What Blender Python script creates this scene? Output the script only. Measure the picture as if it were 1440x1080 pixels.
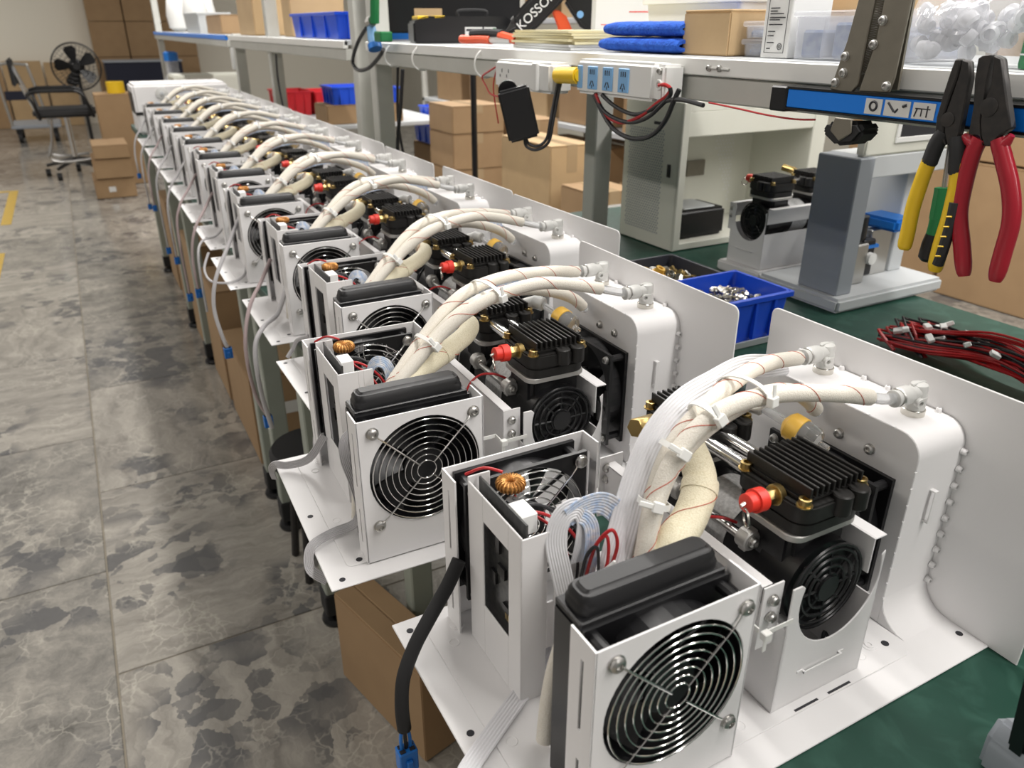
import bpy, bmesh, math, random
from math import sin, cos, pi, radians, sqrt, atan2
from mathutils import Vector, Matrix
for o in list(bpy.data.objects): bpy.data.objects.remove(o)
SC = bpy.context.scene; COL = SC.collection
random.seed(7)
# ------------------------------------------------------------------ camera
TH = math.atan2(502, 1080); YAW = math.atan2(645, 1080 / cos(TH))
F0 = Vector((sin(YAW), cos(YAW), 0)); RT = Vector((cos(YAW), -sin(YAW), 0))
FW = F0 * cos(TH) - Vector((0, 0, 1)) * sin(TH); UP = F0 * sin(TH) + Vector((0, 0, 1)) * cos(TH)
cd = bpy.data.cameras.new('camera'); cam = bpy.data.objects.new('camera', cd); COL.objects.link(cam)
cam.matrix_world = Matrix(((RT.x, UP.x, -FW.x, 0), (RT.y, UP.y, -FW.y, 0), (RT.z, UP.z, -FW.z, 1.25), (0, 0, 0, 1)))
cd.sensor_width = 36; cd.lens = 27; cd.clip_start = .02; cd.clip_end = 60
cd.dof.use_dof = True; cd.dof.focus_distance = .78; cd.dof.aperture_fstop = 9
SC.camera = cam
# ------------------------------------------------------------------ world, lamps, exposure
W = bpy.data.worlds.new('world'); SC.world = W; W.use_nodes = True
W.node_tree.nodes['Background'].inputs[0].default_value = (1, .95, .895, 1)
W.node_tree.nodes['Background'].inputs[1].default_value = .17
def area(name, loc, sx, sy, power, col=(1, .97, .93), rot=(0, 0, 0)):
    l = bpy.data.lights.new(name, 'AREA'); l.shape = 'RECTANGLE'; l.size = sx; l.size_y = sy; l.energy = power; l.color = col
    o = bpy.data.objects.new(name, l); COL.objects.link(o); o.location = loc; o.rotation_euler = rot
    return o
area('tube_lamp_row_over_bench', (.70, 2.6, 2.28), .08, 11, 92, (1, .965, .925))      # the lamp row that throws the bench's shadow on the floor
area('tube_lamp_row_back_aisle', (2.6, 2.8, 2.9), .15, 11.0, 200)
area('tube_lamp_row_walkway', (-2.4, 5.6, 2.9), .15, 13.4, 135, (1, .945, .875))
area('fill_light_behind_camera', (-.3, -2.6, 2.7), 3.2, .15, 18, rot=(radians(-18), 0, 0))  # added unseen fill light, brightens the faces turned towards the camera
vs = SC.view_settings; vs.view_transform = 'Standard'; vs.look = 'None'; vs.gamma = 1; vs.use_curve_mapping = False; vs.exposure = 0.42
# ------------------------------------------------------------------ materials
def mat(name, col, rough=.5, metal=0., noise=None, bump=None, trans=0., alpha=1., coat=0., emit=None, ior=None):
    m = bpy.data.materials.new(name); m.use_nodes = True; nt = m.node_tree; b = nt.nodes['Principled BSDF']
    b.inputs['Base Color'].default_value = (*col, 1); b.inputs['Roughness'].default_value = rough; b.inputs['Metallic'].default_value = metal
    if trans: b.inputs['Transmission Weight'].default_value = trans
    if alpha < 1: b.inputs['Alpha'].default_value = alpha
    if coat: b.inputs['Coat Weight'].default_value = coat
    if ior: b.inputs['IOR'].default_value = ior
    if noise or bump:
        tc = nt.nodes.new('ShaderNodeTexCoord')
    if noise:                                     # (scale, other colour, amount)
        n = nt.nodes.new('ShaderNodeTexNoise'); n.inputs['Scale'].default_value = noise[0]; n.inputs['Detail'].default_value = 4
        nt.links.new(tc.outputs['Object'], n.inputs['Vector'])
        mx = nt.nodes.new('ShaderNodeMix'); mx.data_type = 'RGBA'
        mx.inputs['A'].default_value = (*col, 1); mx.inputs['B'].default_value = (*noise[1], 1)
        mr = nt.nodes.new('ShaderNodeMapRange'); mr.inputs['From Min'].default_value = .35; mr.inputs['From Max'].default_value = .7
        mr.inputs['To Max'].default_value = noise[2]
        nt.links.new(n.outputs['Fac'], mr.inputs['Value']); nt.links.new(mr.outputs['Result'], mx.inputs['Factor'])
        nt.links.new(mx.outputs['Result'], b.inputs['Base Color'])
    if bump:                                      # (scale, strength, distance)
        n2 = nt.nodes.new('ShaderNodeTexNoise'); n2.inputs['Scale'].default_value = bump[0]; n2.inputs['Detail'].default_value = 3
        nt.links.new(tc.outputs['Object'], n2.inputs['Vector'])
        bp = nt.nodes.new('ShaderNodeBump'); bp.inputs['Strength'].default_value = bump[1]; bp.inputs['Distance'].default_value = bump[2]
        nt.links.new(n2.outputs['Fac'], bp.inputs['Height']); nt.links.new(bp.outputs['Normal'], b.inputs['Normal'])
    return m
M = {}
M['white'] = mat('white_powder_coat', (.77, .76, .76), .42, bump=(900, .06, .0005))
M['white2'] = mat('white_plastic', (.78, .78, .76), .35)
M['black'] = mat('black_plastic', (.007, .007, .008), .33)
M['cap'] = mat('black_moulded_plastic', (.008, .008, .009), .40, bump=(700, .12, .0005))
M['head'] = mat('anodised_cast_aluminium', (.020, .019, .018), .42, .3, bump=(600, .15, .0004))
M['rubber'] = mat('black_rubber', (.015, .015, .016), .7)
M['chrome'] = mat('polished_steel', (.80, .79, .77), .16, 1)
M['steel'] = mat('brushed_steel', (.55, .54, .52), .33, 1)
M['nickel'] = mat('nickel_plating', (.62, .60, .55), .27, 1)
M['cast'] = mat('cast_aluminium', (.52, .51, .49), .5, .8)
M['brass'] = mat('brass', (.44, .32, .13), .32, 1)
M['red'] = mat('red_plastic', (.72, .035, .02), .4)
M['fit'] = mat('grey_fitting_plastic', (.60, .60, .58), .38)
M['clear'] = mat('clear_tubing', (.86, .87, .88), .12, trans=.75, ior=1.3)
M['cup'] = mat('clear_cup_plastic', (.9, .9, .88), .1, trans=.85, ior=1.25)
M['yellow'] = mat('amber_filter_plastic', (.85, .52, .09), .35)
M['tie'] = mat('nylon_cable_tie', (.80, .80, .77), .4)
M['wred'] = mat('red_wire_insulation', (.42, .012, .015), .4)
M['wblk'] = mat('black_wire_insulation', (.012, .012, .014), .45)
M['pcb'] = mat('black_circuit_board', (.010, .011, .012), .3, noise=(260, (.16, .16, .14), .25))
M['coil'] = mat('copper_winding', (.50, .24, .07), .35, .6)
M['label'] = mat('silver_label', (.62, .62, .62), .4, noise=(300, (.2, .2, .2), .5))
M['bluec'] = mat('blue_connector_plastic', (.012, .16, .55), .4)
M['silk'] = mat('braided_black_sleeve', (.012, .012, .013), .75, bump=(1500, .5, .0006))
M['greyc'] = mat('grey_cable', (.47, .46, .47), .45)
M['pinkc'] = mat('pinkish_grey_cable', (.42, .33, .33), .45)
def sleeve_mat(name, col, dark, scale, yellowish):
    m = mat(name, col, .62); nt = m.node_tree; b = nt.nodes['Principled BSDF']
    tc = nt.nodes.new('ShaderNodeTexCoord'); mp = nt.nodes.new('ShaderNodeMapping'); nt.links.new(tc.outputs['Object'], mp.inputs['Vector'])
    v = nt.nodes.new('ShaderNodeTexVoronoi'); v.inputs['Scale'].default_value = scale; nt.links.new(mp.outputs['Vector'], v.inputs['Vector'])
    n = nt.nodes.new('ShaderNodeTexNoise'); n.inputs['Scale'].default_value = 60; nt.links.new(mp.outputs['Vector'], n.inputs['Vector'])
    r = nt.nodes.new('ShaderNodeMix'); r.data_type = 'RGBA'; r.inputs['A'].default_value = (*col, 1); r.inputs['B'].default_value = (*dark, 1)
    nt.links.new(v.outputs['Distance'], r.inputs['Factor']); nt.links.new(r.outputs['Result'], b.inputs['Base Color'])
    bp = nt.nodes.new('ShaderNodeBump'); bp.inputs['Strength'].default_value = .35; bp.inputs['Distance'].default_value = .0008
    nt.links.new(v.outputs['Distance'], bp.inputs['Height']); nt.links.new(bp.outputs['Normal'], b.inputs['Normal'])
    return m
M['hose'] = sleeve_mat('white_glass_fibre_sleeve', (.77, .74, .67), (.67, .62, .53), 900, 0)
M['sleeve'] = sleeve_mat('cream_woven_sleeve', (.84, .79, .62), (.68, .61, .42), 800, 1)
M['thread'] = mat('red_tracer_thread', (.50, .13, .08), .7)
M['ribbon'] = mat('grey_ribbon_cable', (.66, .66, .68), .45)
M['print'] = mat('blue_printed_ribbon_cable', (.66, .67, .70), .45, noise=(210, (.18, .36, .66), .75))
def cardboard(name, c, d):
    m = mat(name, c, .85, noise=(9, d, .55), bump=(120, .12, .002)); return m
M['card'] = cardboard('brown_cardboard', (.36, .235, .125), (.30, .19, .10))
M['card2'] = cardboard('pale_cardboard', (.50, .35, .19), (.42, .29, .16))
M['tape'] = mat('brown_packing_tape', (.40, .29, .17), .25)
M['paper'] = mat('white_paper_label', (.72, .72, .70), .6)
M['grey_paint'] = mat('grey_painted_steel', (.56, .56, .52), .45, noise=(14, (.50, .50, .46), .6))
M['beam'] = mat('white_enamelled_beam', (.84, .84, .81), .32, noise=(20, (.78, .78, .75), .4))
M['leg'] = mat('pale_green_painted_steel', (.33, .36, .31), .45, noise=(18, (.28, .31, .26), .5))
M['dgrey'] = mat('slate_grey_paint', (.31, .335, .37), .45)
M['lgrey'] = mat('light_grey_paint', (.52, .54, .55), .45)
M['beige'] = mat('ivory_enamel', (.74, .74, .66), .4, noise=(8, (.68, .68, .60), .5))
M['blue'] = mat('blue_bin_plastic', (.012, .085, .68), .35)
M['redbin'] = mat('red_bin_plastic', (.55, .012, .02), .35)
M['dbin'] = mat('dark_grey_bin_plastic', (.03, .032, .045), .5)
M['bluestrip'] = mat('blue_lacquer', (.006, .22, .85), .35)
M['yel'] = mat('yellow_rubber', (.80, .52, .015), .4)
M['dipred'] = mat('dipped_red_vinyl', (.36, .012, .025), .28, bump=(80, .12, .001))
M['toolsteel'] = mat('blackened_tool_steel', (.035, .034, .033), .45, .5, noise=(120, (.07, .06, .055), .5))
M['olive'] = mat('olive_grey_metal', (.23, .21, .17), .42, .55, noise=(60, (.27, .25, .20), .5))
M['green'] = mat('green_plastic', (.01, .17, .05), .4)
M['towel'] = mat('blue_terry_cloth', (.010, .075, .46), .95, noise=(90, (.03, .15, .66), .8), bump=(300, .9, .004))
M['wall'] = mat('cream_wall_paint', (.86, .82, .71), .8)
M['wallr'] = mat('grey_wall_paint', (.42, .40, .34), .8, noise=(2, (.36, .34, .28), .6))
M['tapey'] = mat('yellow_floor_tape', (.55, .36, .04), .5, noise=(30, (.45, .32, .10), .8))
M['navy'] = mat('navy_fabric', (.012, .014, .03), .8)
M['orange'] = mat('orange_red_plastic', (.75, .09, .02), .4)
M['paperyel'] = mat('cream_paper', (.72, .65, .40), .8)
M['bag'] = mat('clear_polythene', (.80, .81, .84), .08, alpha=.30, bump=(38, .5, .006))
M['lidclear'] = mat('translucent_polypropylene', (.78, .80, .86), .22, alpha=.24)
M['bluepart'] = mat('blue_grey_parts', (.07, .13, .28), .5, noise=(90, (.35, .38, .45), .6))
M['ltblue'] = mat('pale_blue_socket_plastic', (.22, .45, .75), .35)
M['ink'] = mat('black_print', (.02, .02, .025), .6)
M['grout'] = mat('grout', (.26, .23, .18), .9)
M['bubble'] = mat('clear_fitting_plastic', (.75, .76, .8), .15, alpha=.6)
# green bench mat with scuffs
def green_mat():
    m = mat('green_bench_mat', (.006, .075, .05), .48); nt = m.node_tree; b = nt.nodes['Principled BSDF']
    tc = nt.nodes.new('ShaderNodeTexCoord')
    n = nt.nodes.new('ShaderNodeTexNoise'); n.inputs['Scale'].default_value = 26; n.inputs['Detail'].default_value = 8; n.inputs['Distortion'].default_value = 1.5
    nt.links.new(tc.outputs['Object'], n.inputs['Vector'])
    r = nt.nodes.new('ShaderNodeValToRGB'); e = r.color_ramp.elements
    e[0].position = .45; e[0].color = (.003, .045, .028, 1); e[1].position = .95; e[1].color = (.03, .10, .072, 1)
    nt.links.new(n.outputs['Fac'], r.inputs['Fac']); nt.links.new(r.outputs['Color'], b.inputs['Base Color'])
    return m
M['mat'] = green_mat()
# brecciated grey marble tile, shifted tile by tile
def tile_mat():
    m = mat('grey_marble_tile', (.3, .29, .26), .16); nt = m.node_tree; b = nt.nodes['Principled BSDF']; L = nt.links.new; N = nt.nodes.new
    tc = N('ShaderNodeTexCoord'); oi = N('ShaderNodeObjectInfo'); ad = N('ShaderNodeVectorMath'); ad.operation = 'MULTIPLY_ADD'
    cb = N('ShaderNodeCombineXYZ')
    for i in range(3): L(oi.outputs['Random'], cb.inputs[i])
    L(cb.outputs[0], ad.inputs[0]); ad.inputs[1].default_value = (37, 53, 11); L(tc.outputs['Object'], ad.inputs[2])
    V = ad.outputs[0]
    def noise(scale, detail, rough, vec, dist=0.):
        n = N('ShaderNodeTexNoise'); n.inputs['Scale'].default_value = scale; n.inputs['Detail'].default_value = detail; n.inputs['Roughness'].default_value = rough; n.inputs['Distortion'].default_value = dist; L(vec, n.inputs['Vector']); return n
    def warp(n, amt):
        w = N('ShaderNodeVectorMath'); w.operation = 'MULTIPLY_ADD'; L(n.outputs['Color'], w.inputs[0]); w.inputs[1].default_value = (amt,) * 3; L(V, w.inputs[2]); return w.outputs[0]
    def ramp(fac, stops):
        r = N('ShaderNodeValToRGB'); e = r.color_ramp.elements
        while len(e) < len(stops): e.new(.5)
        for q, (p, c) in zip(e, stops): q.position = p; q.color = (*c, 1)
        L(fac, r.inputs['Fac']); return r.outputs['Color']
    def rng(fac, a0, a1, b0=0., b1=1.):
        r = N('ShaderNodeMapRange'); r.inputs['From Min'].default_value = a0; r.inputs['From Max'].default_value = a1; r.inputs['To Min'].default_value = b0; r.inputs['To Max'].default_value = b1; L(fac, r.inputs['Value']); return r.outputs[0]
    def mix(fac, A, B):
        m_ = N('ShaderNodeMix'); m_.data_type = 'RGBA'
        L(fac, m_.inputs['Factor'])
        for nm, c in (('A', A), ('B', B)):
            if isinstance(c, tuple): m_.inputs[nm].default_value = (*c, 1)
            else: L(c, m_.inputs[nm])
        return m_.outputs['Result']
    def mul(x, y):
        m_ = N('ShaderNodeMath'); m_.operation = 'MULTIPLY'; L(x, m_.inputs[0])
        if isinstance(y, float): m_.inputs[1].default_value = y
        else: L(y, m_.inputs[1])
        return m_.outputs[0]
    W1 = warp(noise(9, 4, .6, V), .13); W2 = warp(noise(5, 5, .6, V), .20)
    base = ramp(noise(8, 12, .78, W1).outputs['Fac'], [(.30, (.12, .115, .105)), (.46, (.23, .22, .20)), (.60, (.34, .32, .285)), (.74, (.52, .49, .43))])
    ms = N('ShaderNodeMapping'); ms.inputs['Scale'].default_value = (1.6, 9, 1); ms.inputs['Rotation'].default_value = (0, 0, .25); L(W1, ms.inputs['Vector'])
    strk = ramp(noise(2.2, 8, .68, ms.outputs[0]).outputs['Fac'], [(.30, (.21, .195, .175)), (.50, (.34, .32, .285)), (.72, (.48, .45, .40))])
    sel = N('ShaderNodeMath'); sel.operation = 'GREATER_THAN'; sel.inputs[1].default_value = .66; L(oi.outputs['Random'], sel.inputs[0])
    c0 = mix(sel.outputs[0], base, strk)
    # dark slate fragments in two sizes
    W3 = warp(noise(16, 3, .6, V), .055); W4 = warp(noise(30, 3, .6, V), .035)
    patch = rng(noise(2.6, 2, .5, V).outputs['Fac'], .49, .58)
    for sc, thr, vec, amt in ((11.0, .74, W3, .85), (20., .80, W4, .75), (34., .86, W4, .6)):
        vo = N('ShaderNodeTexVoronoi'); vo.inputs['Scale'].default_value = sc; L(vec, vo.inputs['Vector'])
        cr = N('ShaderNodeSeparateColor'); L(vo.outputs['Color'], cr.inputs[0])
        c0 = mix(mul(mul(rng(cr.outputs[0], thr, thr + .01), patch), amt), c0, (.115, .115, .118))
    # pale crackle veins
    for sc, wd, vec, amt in ((6.0, .022, W2, .50), (15., .05, W1, .38)):
        ve = N('ShaderNodeTexVoronoi'); ve.feature = 'DISTANCE_TO_EDGE'; ve.inputs['Scale'].default_value = sc; L(vec, ve.inputs['Vector'])
        c0 = mix(mul(mul(rng(ve.outputs['Distance'], wd, 0.), rng(noise(6, 3, .5, V).outputs['Fac'], .48, .62)), amt), c0, (.58, .55, .48))
    L(c0, b.inputs['Base Color'])
    return m
M['tile'] = tile_mat()
# ------------------------------------------------------------------ mesh helpers
def spl(pts, n=6):
    P = [Vector(p) for p in pts]; out = []
    for i in range(len(P) - 1):
        a, b, c, d = P[max(i - 1, 0)], P[i], P[i + 1], P[min(i + 2, len(P) - 1)]
        for k in range(n):
            t = k / n
            out.append(.5 * ((2 * b) + (c - a) * t + (2 * a - 5 * b + 4 * c - d) * t * t + (3 * b - a - 3 * c + d) * t ** 3))
    out.append(P[-1]); return out
def frames(path, up=None, fixed=False):
    n = len(path); T = [(path[min(i + 1, n - 1)] - path[max(i - 1, 0)]).normalized() for i in range(n)]
    u = Vector(up) if up else (Vector((0, 0, 1)) if abs(T[0].z) < .9 else Vector((0, 1, 0)))
    out = []
    for t in T:
        if fixed: u = Vector(up)
        u = (u - t * u.dot(t))
        u = u.normalized() if u.length > 1e-6 else t.orthogonal().normalized()
        out.append((t, u, t.cross(u)))
    return out
class MB:
    def __init__(s): s.v = []; s.f = []
    def add(s, vs, fs):
        o = len(s.v); s.v += [tuple(v) for v in vs]; s.f += [tuple(i + o for i in f) for f in fs]; return s
    def box(s, x0, x1, y0, y1, z0, z1):
        return s.add([(x0, y0, z0), (x1, y0, z0), (x1, y1, z0), (x0, y1, z0), (x0, y0, z1), (x1, y0, z1), (x1, y1, z1), (x0, y1, z1)],
                     [(0, 3, 2, 1), (4, 5, 6, 7), (0, 1, 5, 4), (1, 2, 6, 5), (2, 3, 7, 6), (3, 0, 4, 7)])
    def cbox(s, c, d, R=None):
        hx, hy, hz = d[0] / 2, d[1] / 2, d[2] / 2; c = Vector(c)
        vs = [Vector(p) for p in [(-hx, -hy, -hz), (hx, -hy, -hz), (hx, hy, -hz), (-hx, hy, -hz), (-hx, -hy, hz), (hx, -hy, hz), (hx, hy, hz), (-hx, hy, hz)]]
        if R: vs = [R @ v for v in vs]
        return s.add([c + v for v in vs], [(0, 3, 2, 1), (4, 5, 6, 7), (0, 1, 5, 4), (1, 2, 6, 5), (2, 3, 7, 6), (3, 0, 4, 7)])
    def cyl(s, p0, p1, r, n=16, r1=None, cap=True):
        p0, p1 = Vector(p0), Vector(p1); t = (p1 - p0).normalized(); u = t.orthogonal().normalized(); w = t.cross(u); r1 = r if r1 is None else r1
        vs = [p0 + (u * cos(2 * pi * i / n) + w * sin(2 * pi * i / n)) * r for i in range(n)] + [p1 + (u * cos(2 * pi * i / n) + w * sin(2 * pi * i / n)) * r1 for i in range(n)]
        fs = [(i, (i + 1) % n, n + (i + 1) % n, n + i) for i in range(n)]
        if cap: fs += [tuple(range(n - 1, -1, -1)), tuple(range(n, 2 * n))]
        return s.add(vs, fs)
    def lathe(s, o, ax, prof, n=20):              # prof: (radius, height) from bottom to top
        o = Vector(o); t = Vector(ax).normalized(); u = t.orthogonal().normalized(); w = t.cross(u); vs = []; fs = []
        for r, h in prof:
            for i in range(n): a = 2 * pi * i / n; vs.append(o + t * h + (u * cos(a) + w * sin(a)) * r)
        for k in range(len(prof) - 1):
            for i in range(n): fs.append((k * n + i, k * n + (i + 1) % n, (k + 1) * n + (i + 1) % n, (k + 1) * n + i))
        fs += [tuple(range(n - 1, -1, -1)), tuple(range((len(prof) - 1) * n, len(prof) * n))]
        return s.add(vs, fs)
    def torus(s, c, ax, R, r, n=36, m=6, a0=0, a1=2 * pi):
        c = Vector(c); t = Vector(ax).normalized(); u = t.orthogonal().normalized(); w = t.cross(u); vs = []; fs = []
        for i in range(n):
            a = 2 * pi * i / n; d = u * cos(a) + w * sin(a)
            for j in range(m): b = 2 * pi * j / m; vs.append(c + d * (R + r * cos(b)) + t * r * sin(b))
        for i in range(n):
            for j in range(m): fs.append((i * m + j, ((i + 1) % n) * m + j, ((i + 1) % n) * m + (j + 1) % m, i * m + (j + 1) % m))
        return s.add(vs, fs)
    def sweep(s, path, sec, up=None, scale=None, fixed=False):
        path = [Vector(p) for p in path]; fr = frames(path, up, fixed); m = len(sec); vs = []; fs = []
        for i, (p, (t, u, w)) in enumerate(zip(path, fr)):
            k = scale[i] if scale else 1
            for a, b in sec: vs.append(p + (w * a + u * b) * k)
        for i in range(len(path) - 1):
            for j in range(m): fs.append((i * m + j, i * m + (j + 1) % m, (i + 1) * m + (j + 1) % m, (i + 1) * m + j))
        fs += [tuple(range(m - 1, -1, -1)), tuple(range((len(path) - 1) * m, len(path) * m))]
        return s.add(vs, fs)
    def tube(s, path, r, n=10, scale=None, up=None):
        return s.sweep(path, [(r * cos(2 * pi * i / n), r * sin(2 * pi * i / n)) for i in range(n)], up, scale)
    def flat(s, path, w, t, up, k=8, fixed=False):             # ribbon cable: k ridges
        sec = []
        for i in range(k): x = -w / 2 + w * (i + .5) / k; d = w / k / 2; sec += [(x - d * .95, t * .2), (x, t * .5), ]
        sec += [(w / 2, t * .2)]
        sec += [(a, -b) for a, b in reversed(sec)]
        return s.sweep(path, sec, up, None, fixed)
    def helix(s, path, R, r, pitch, phase=0, n=5):
        path = [Vector(p) for p in path]; fr = frames(path); L = 0; out = []
        for i, p in enumerate(path):
            if i: L += (p - path[i - 1]).length
            a = phase + 2 * pi * L / pitch; t, u, w = fr[i]; out.append(p + (u * cos(a) + w * sin(a)) * R)
        return s.tube(out, r, n)
    def prism(s, poly, f, a0, a1):                # poly 2-D, f(u, v, a) -> xyz
        n = len(poly); vs = [f(u, v, a0) for u, v in poly] + [f(u, v, a1) for u, v in poly]
        fs = [(i, (i + 1) % n, n + (i + 1) % n, n + i) for i in range(n)] + [tuple(range(n - 1, -1, -1)), tuple(range(n, 2 * n))]
        return s.add(vs, fs)
    def plate(s, u0, u1, v0, v1, a0, a1, f, holes=None):
        """rectangular sheet with one round hole (cu, cv, r)"""
        cu, cv, r = holes; ang = sorted(set([2 * pi * i / 48 for i in range(48)] + [atan2(b - cv, a - cu) % (2 * pi) for a in (u0, u1) for b in (v0, v1)]))
        n = len(ang); inn = []; out = []
        for a in ang:
            c, d = cos(a), sin(a); inn.append((cu + r * c, cv + r * d)); ts = []
            if c > 1e-9: ts.append((u1 - cu) / c)
            if c < -1e-9: ts.append((u0 - cu) / c)
            if d > 1e-9: ts.append((v1 - cv) / d)
            if d < -1e-9: ts.append((v0 - cv) / d)
            t = min(ts); out.append((cu + t * c, cv + t * d))
        vs = [f(*p, a0) for p in inn] + [f(*p, a0) for p in out] + [f(*p, a1) for p in inn] + [f(*p, a1) for p in out]; fs = []
        for i in range(n):
            j = (i + 1) % n
            fs += [(i, j, n + j, n + i), (2 * n + i, 3 * n + i, 3 * n + j, 2 * n + j), (i, 2 * n + i, 2 * n + j, j), (n + i, n + j, 3 * n + j, 3 * n + i)]
        return s.add(vs, fs)
    def mesh(s, name, bevel=0, seg=2, ang=35):
        me = bpy.data.meshes.new(name); me.from_pydata(s.v, [], s.f); me.validate()
        bm = bmesh.new(); bm.from_mesh(me); bmesh.ops.recalc_face_normals(bm, faces=bm.faces)
        if bevel:
            es = [e for e in bm.edges if len(e.link_faces) == 2 and e.calc_face_angle(0) > radians(30)]
            bmesh.ops.bevel(bm, geom=es, offset=bevel, segments=seg, affect='EDGES', clamp_overlap=True)
        bm.to_mesh(me); bm.free()
        for p in me.polygons: p.use_smooth = True
        me.set_sharp_from_angle(angle=radians(ang))
        return me
    def build(s, name, m, parent=None, bevel=0, seg=2, ang=35, loc=None, rot=None):
        return obj(name, s.mesh(name, bevel, seg, ang), m, parent, loc, rot)
def obj(name, me, m=None, parent=None, loc=None, rot=None):
    if m is not None and not me.materials: me.materials.append(M[m] if isinstance(m, str) else m)
    o = bpy.data.objects.new(name, me); COL.objects.link(o); o.parent = parent
    if loc: o.location = loc
    if rot: o.rotation_euler = rot
    return o
def tag(o, label=None, cat=None, group=None, kind=None):
    if label: o['label'] = label
    if cat: o['category'] = cat
    if group: o['group'] = group
    if kind: o['kind'] = kind
    return o
def thing(name, label, cat, loc=(0, 0, 0), rz=0, group=None):
    o = bpy.data.objects.new(name, None); COL.objects.link(o); o.location = loc; o.rotation_euler = (0, 0, rz); o.empty_display_size = .05
    return tag(o, label, cat, group)
def copy_tree(o, parent=None, skip=()):
    c = o.copy(); COL.objects.link(c); c.parent = parent
    for ch in o.children:
        if ch.name.split('.')[0] not in skip: copy_tree(ch, c, skip)
    return c
XZ = lambda u, v, a: (u, a, v)      # sheets standing across the row
YZ = lambda u, v, a: (a, u, v)      # sheets standing along the row
XY = lambda u, v, a: (u, v, a)
def rrect(u0, u1, v0, v1, r, n=5, corners=(1, 1, 1, 1)):
    P = []
    for k, (cu, cv, a0) in enumerate([(u1 - r, v1 - r, 0), (u0 + r, v1 - r, pi / 2), (u0 + r, v0 + r, pi), (u1 - r, v0 + r, 3 * pi / 2)]):
        if corners[k]:
            P += [(cu + r * cos(a0 + pi / 2 * i / n), cv + r * sin(a0 + pi / 2 * i / n)) for i in range(n + 1)]
        else: P.append([(u1, v1), (u0, v1), (u0, v0), (u1, v0)][k])
    return P
# ------------------------------------------------------------------ the setting
BZ = .75                                           # bench top
floor = MB().box(-3.0, 5.0, -1.2, 13.6, -.05, -.003).build('floor', 'grout'); tag(floor, kind='structure')
tm = MB().box(-.398, .398, -.398, .398, -.02, 0).mesh('tile', .0015, 1); tm.materials.append(M['tile'])
for i in range(-4, 6):
    for j in range(-2, 17):
        o = bpy.data.objects.new('tile', tm); COL.objects.link(o); o.parent = floor
        o.location = (-.157 + .4 + i * .8, 1.475 + .4 + j * .8 + (.39 if i % 2 else 0), 0); o.rotation_euler = (0, 0, (i * 7 + j * 3) % 4 * pi / 2)
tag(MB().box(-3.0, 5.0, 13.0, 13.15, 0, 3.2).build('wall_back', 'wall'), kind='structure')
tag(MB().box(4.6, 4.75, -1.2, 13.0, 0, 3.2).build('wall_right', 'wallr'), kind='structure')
# ------------------------------------------------------------------ compressor module prototype (local origin: front-left corner of the base)
def screw(ax=(0, -1, 0), r=.0052):
    return MB().lathe((0, 0, 0), ax, [(r * 1.15, 0), (r * 1.15, .0008), (r, .0009), (r, .0030), (r * .75, .0042), (r * .5, .0044), (r * .48, .0022), (r * .02, .0022)], 14)
SCR = {}
def scr(parent, loc, ax=(0, -1, 0), r=.0052, m='steel', name='screw'):
    k = (ax, r, m)
    if k not in SCR: SCR[k] = screw(ax, r).mesh('screw')
    return obj(name, SCR[k], m, parent, loc)
def grill_mesh():
    g = MB()
    for i in range(8): g.torus((0, -.0005, 0), (0, 1, 0), .0100 + .00655 * i, .00072, 40, 6)
    for sx in (-1, 1):
        for sz in (-1, 1):
            g.tube([(sx * .007, -.002, sz * .007), (sx * .042, -.002, sz * .042), (sx * .047, -.001, sz * .047), (sx * .051, .0012, sz * .0525)], .00095, 6)
            g.torus((sx * .0525, .0012, sz * .0525), (0, 1, 0), .0038, .0009, 12, 5)
    return g.mesh('grill')
def impeller_mesh(n=7, R=.053):
    g = MB().cyl((0, .004, 0), (0, .022, 0), .021, 24)
    for i in range(n):
        a = 2 * pi * i / n; vs = []
        for r in (.0205, .036, R):
            for da, y in ((-.30, .020), (.0, .0125), (.32, .005)):
                vs.append((r * cos(a + da + r * 6), y, r * sin(a + da + r * 6)))
        g.add(vs, [(0, 1, 4, 3), (1, 2, 5, 4), (3, 4, 7, 6), (4, 5, 8, 7)])
    return g.mesh('impeller')
GR, IM = grill_mesh(), impeller_mesh()
def fan_frame(s=.06, d=.025, r=.0575):
    g = MB().plate(-s, s, -s, s, 0, .004, XZ, (0, 0, r)).plate(-s, s, -s, s, d - .004, d, XZ, (0, 0, r))
    n = 40
    for i in range(n):
        a, b = 2 * pi * i / n, 2 * pi * (i + 1) / n
        g.add([(r * cos(a), .003, r * sin(a)), (r * cos(b), .003, r * sin(b)), (r * cos(b), d - .003, r * sin(b)), (r * cos(a), d - .003, r * sin(a))], [(0, 1, 2, 3)])
    for sx in (-1, 1):
        for sz in (-1, 1): g.cyl((sx * s * .875, .004, sz * s * .875), (sx * s * .875, d - .004, sz * s * .875), .0045, 10)
    for k in range(3):
        a = 2 * pi * k / 3 + .5; g.cyl((.02 * cos(a), d - .002, .02 * sin(a)), (r * cos(a), d - .002, r * sin(a)), .002, 6)
    return g
def slotted(x, y0, y1, z0, z1, slots, t=.0015):
    """side flange standing along the row with upright slots (yc, za, zb)"""
    g = MB(); w = .0016; yc = slots[0][0]
    g.box(x, x + t, y0, yc - w, z0, z1).box(x, x + t, yc + w, y1, z0, z1)
    zs = z0
    for _, a, b in slots: g.box(x, x + t, yc - w, yc + w, zs, a); zs = b
    return g.box(x, x + t, yc - w, yc + w, zs, z1)
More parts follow.
